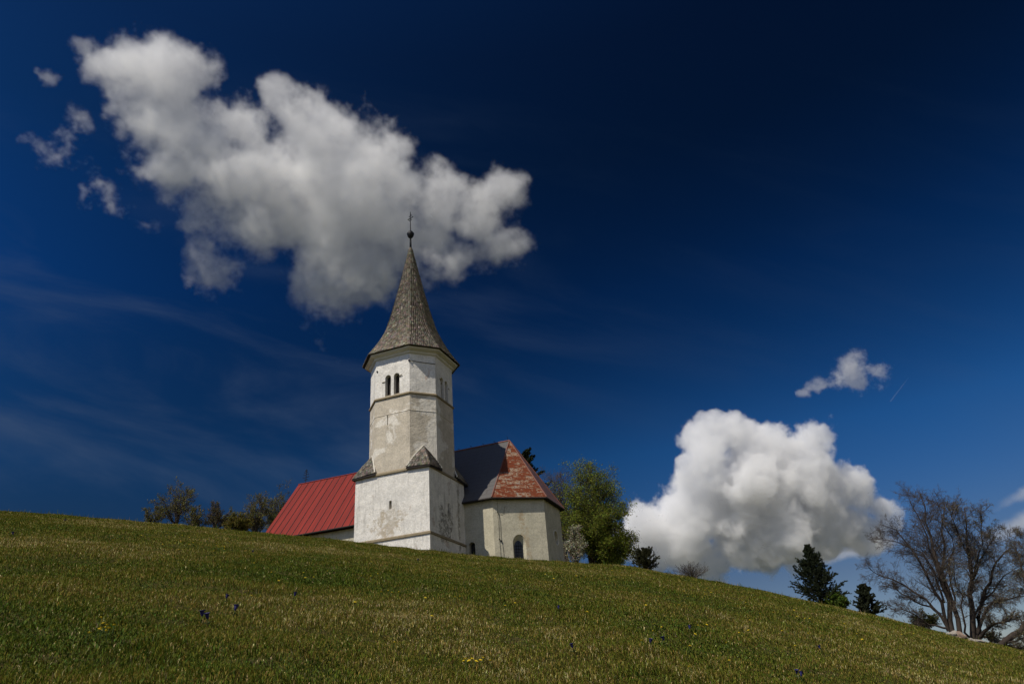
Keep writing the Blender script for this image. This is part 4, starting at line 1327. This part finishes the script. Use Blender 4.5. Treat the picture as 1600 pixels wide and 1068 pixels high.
# ------------------------------------------------------------------ clouds: volumes at their real distance and size
def cloud(name, balls, dist, res, dens, noise, label, thresh, seed=0.0, flatten=1.0, anis=0.0, warp=(100.0, 60.0), lumps=(), stretch=None, tilt=0.0):
    """balls: photo pixel x, y, radius; noise: list of (size in metres, detail, roughness, strength)"""
    P, rad = [], []
    for q in balls:
        d = ray(q[0], q[1])
        P.append(d * dist)
        rad.append(q[2] * dist / FPX * np.linalg.norm(d) ** 0.5)
    P, rad = np.array(P), np.array(rad)
    cen = P.mean(0)
    az = math.atan2(cen[0], cen[1])
    lx = np.array([math.cos(az), -math.sin(az), 0])
    ly = np.array([math.sin(az), math.cos(az), 0])
    Q = np.stack([(P - cen) @ lx, (P - cen) @ ly * 0.9, (P - cen)[:, 2]], 1)
    sx_, sy_, sz_ = stretch or (1.0, flatten, 1.0)
    grow = np.array([1.22 * sx_, 1.15 * sy_, 1.22 * sz_])
    mn = (Q - rad[:, None] * grow).min(0)
    mx = (Q + rad[:, None] * grow).max(0)
    o = bpy.data.objects.new(name, bpy.data.volumes.new(name))
    COL.objects.link(o)
    o.location = cen
    o.rotation_euler = (0, -tilt, -az)
    g = bpy.data.node_groups.new(name, 'GeometryNodeTree')
    g.interface.new_socket('Geometry', in_out='INPUT', socket_type='NodeSocketGeometry')
    g.interface.new_socket('Geometry', in_out='OUTPUT', socket_type='NodeSocketGeometry')
    G = NT(g)
    out = G.n('NodeGroupOutput')
    vc = G.n('GeometryNodeVolumeCube')
    pos = G.n('GeometryNodeInputPosition').outputs[0]
    vc.inputs['Min'].default_value = mn
    vc.inputs['Max'].default_value = mx
    sz = mx - mn
    vox = sz.max() / res
    for i, a in enumerate('XYZ'):
        vc.inputs['Resolution ' + a].default_value = max(8, int(sz[i] / vox))
    wn = G.n('ShaderNodeTexNoise', {'W': seed + 2.2, 'Scale': 1.0 / warp[0], 'Detail': 3, 'Roughness': 0.6, 'Vector': pos}, noise_dimensions='4D').outputs['Color']
    wv = G.n('ShaderNodeVectorMath', {0: wn, 1: (0.5, 0.5, 0.5)}, operation='SUBTRACT').outputs[0]
    wv = G.n('ShaderNodeVectorMath', {0: wv, 'Scale': warp[1]}, operation='SCALE').outputs[0]
    wpos = G.n('ShaderNodeVectorMath', {0: pos, 1: wv}, operation='ADD').outputs[0]
    acc = None
    for q, r_ in zip(Q, rad):
        dv = G.n('ShaderNodeVectorMath', {0: wpos, 1: tuple(q)}, operation='SUBTRACT').outputs[0]
        if (sx_, sy_, sz_) != (1.0, 1.0, 1.0):
            dv = G.n('ShaderNodeVectorMath', {0: dv, 1: (1 / sx_, 1 / sy_, 1 / sz_)}, operation='MULTIPLY').outputs[0]
        ln = G.n('ShaderNodeVectorMath', {0: dv}, operation='LENGTH').outputs['Value']
        v = G.m('MAXIMUM', G.m('MULTIPLY_ADD', ln, -1.0 / r_, 1.0), -1.0)
        acc = v if acc is None else G.m('SMOOTH_MAX', acc, v, 0.3)
    for k, (size, det, rg, am) in enumerate(noise):
        nz = G.n('ShaderNodeTexNoise', {'W': seed + k * 7.3, 'Scale': 1.0 / size, 'Detail': det, 'Roughness': rg, 'Vector': pos}, noise_dimensions='4D')
        acc = G.m('MULTIPLY_ADD', G.m('SUBTRACT', nz.outputs['Fac'], 0.5), am, acc)
    for size, det, rg, am in lumps:            # rounded cauliflower heads
        vo = G.n('ShaderNodeTexVoronoi', {'Vector': wpos, 'Scale': 1.0 / size, 'Detail': det, 'Roughness': rg}, feature='F1', normalize=False)
        acc = G.m('MULTIPLY_ADD', G.m('SUBTRACT', 0.5, vo.outputs['Distance']), am, acc)
    G.put(vc.inputs['Density'], G.ss(acc, thresh[0], thresh[1]))
    mt = bpy.data.materials.new(name + ' vapour')
    mt.use_nodes = True
    t = NT(mt.node_tree)
    mt.node_tree.nodes.clear()
    mo = t.n('ShaderNodeOutputMaterial')
    pv = t.n('ShaderNodeVolumePrincipled', {'Density': dens, 'Anisotropy': anis, 'Color': (1, 1, 1, 1)})
    t.put(mo.inputs['Volume'], pv.outputs[0])
    sm = G.n('GeometryNodeSetMaterial', {0: vc.outputs[0], 'Material': mt})
    G.put(out.inputs[0], sm.outputs[0])
    md = o.modifiers.new('vapour', 'NODES')
    md.node_group = g
    o.data.materials.append(mt)
    tag(o, label, 'cloud')
    return o
BIG = [(140, 75, 26), (190, 105, 52), (245, 118, 72), (300, 110, 45), (255, 185, 72), (310, 230, 75), (375, 200, 58), (435, 150, 42), (475, 200, 70), (530, 205, 50), (400, 275, 92), (490, 290, 105), (570, 270, 85), (600, 335, 85), (510, 375, 88), (440, 335, 85), (635, 300, 60), (685, 320, 72), (665, 385, 66), (740, 335, 62), (790, 290, 44), (785, 380, 48), (725, 405, 52), (575, 420, 64), (545, 462, 46), (612, 228, 42), (270, 270, 44), (500, 440, 50)]
WISP = [(360, 370, 62), (350, 425, 36), (330, 340, 40), (100, 240, 42), (150, 288, 30), (128, 190, 28), (75, 125, 20), (255, 300, 40), (520, 490, 44), (560, 505, 20), (505, 543, 24), (235, 350, 22), (300, 345, 34), (330, 400, 40), (375, 425, 26), (215, 265, 30), (170, 320, 22), (130, 300, 26)]
RIGHT = [(1392, 815, 20), (1365, 822, 28), (990, 842, 32), (1285, 846, 40), (1335, 828, 40), (1200, 876, 32), (1015, 876, 30), (1110, 660, 34), (1150, 655, 26), (1278, 690, 30), (1040, 862, 44), (1095, 868, 42), (1150, 870, 42), (1225, 858, 36), (1000, 850, 34), (1060, 830, 60), (1130, 780, 70), (1200, 800, 80), (1270, 790, 60), (1100, 695, 52), (1160, 682, 40), (1090, 735, 52), (1060, 725, 22), (1205, 695, 42), (1270, 705, 40), (1250, 745, 72), (1175, 765, 92), (1300, 765, 52), (1345, 780, 36), (1375, 800, 28), (1020, 805, 46), (1080, 810, 72), (1160, 835, 72), (1240, 825, 68), (1310, 820, 46), (1050, 850, 50), (1120, 868, 42), (1000, 830, 28), (1190, 868, 32)]
SMALL = [(1337, 578, 26), (1370, 580, 20), (1305, 597, 22), (1280, 596, 14), (1345, 598, 16), (1258, 614, 11)]
mt_ = bpy.data.materials.new('contrail vapour')
mt_.use_nodes = True
mt_.node_tree.nodes.clear()
_ct = NT(mt_.node_tree)
_ct.put(_ct.n('ShaderNodeOutputMaterial').inputs['Volume'], _ct.n('ShaderNodeVolumePrincipled', {'Density': 0.0018, 'Color': (1, 1, 1, 1)}).outputs[0])
b = MB()
p_, q_ = ray(1391, 627) * 9000, ray(1420, 589) * 9600
b.tube([tuple(p_ * (1 - t_) + q_ * t_) for t_ in np.linspace(0, 1, 6)], [9, 9, 8, 7, 5, 3], 8)
tag(b.build('contrail', mt_), 'short thin aircraft contrail right of the tiny cloud puff', 'contrail')
cloud('cloud', BIG, 1700, 420, 0.015, [(230, 0, 0.5, 0.5), (85, 5, 0.72, 2.5)], 'large white cumulus cloud over the church spire', (0.0, 0.50), 0.0, 0.8, warp=(140, 120), lumps=[(90, 1, 0.55, 0.22)])
cloud('cloud', WISP, 1650, 300, 0.016, [(110, 5, 0.76, 5.0)], 'thin torn cloud shreds along the lower left of the big cloud', (0.2, 1.1), 4.0, 0.6, warp=(70, 120))
cloud('cloud', RIGHT, 4000, 420, 0.014, [(420, 0, 0.5, 0.4), (190, 5, 0.70, 2.1)], 'heaped cumulus cloud low on the right above the slope', (-0.03, 0.17), 3.0, 0.85, warp=(350, 160), lumps=[(300, 1, 0.6, 0.55)])
cloud('cloud', SMALL, 2600, 160, 0.012, [(75, 5, 0.76, 4.6)], 'tiny puff of cloud above the right heaped cloud', (0.1, 0.8), 3.0, 0.8, warp=(80, 80))
cloud('cloud', [(1605, 770, 11)], 6000, 120, 0.0040, [(220, 4, 0.6, 1.4)], 'upper of two smooth streak clouds at the right edge', (0.0, 0.9), 5.0, warp=(400, 120), stretch=(4.5, 2.0, 1.0), tilt=R(14))
cloud('cloud', [(1612, 815, 18)], 6000, 120, 0.0040, [(220, 4, 0.6, 1.2)], 'lower of two smooth streak clouds at the right edge behind the bare trees', (0.0, 0.9), 6.0, warp=(400, 120), stretch=(4.5, 2.0, 1.0), tilt=R(10))
cloud('cloud', [(1350, 856, 13)], 6000, 120, 0.0050, [(220, 4, 0.6, 1.4)], 'flat grey cloud bar under the right end of the heaped cloud', (0.0, 0.9), 7.0, warp=(400, 120), stretch=(5.5, 3.0, 1.0), tilt=R(6))
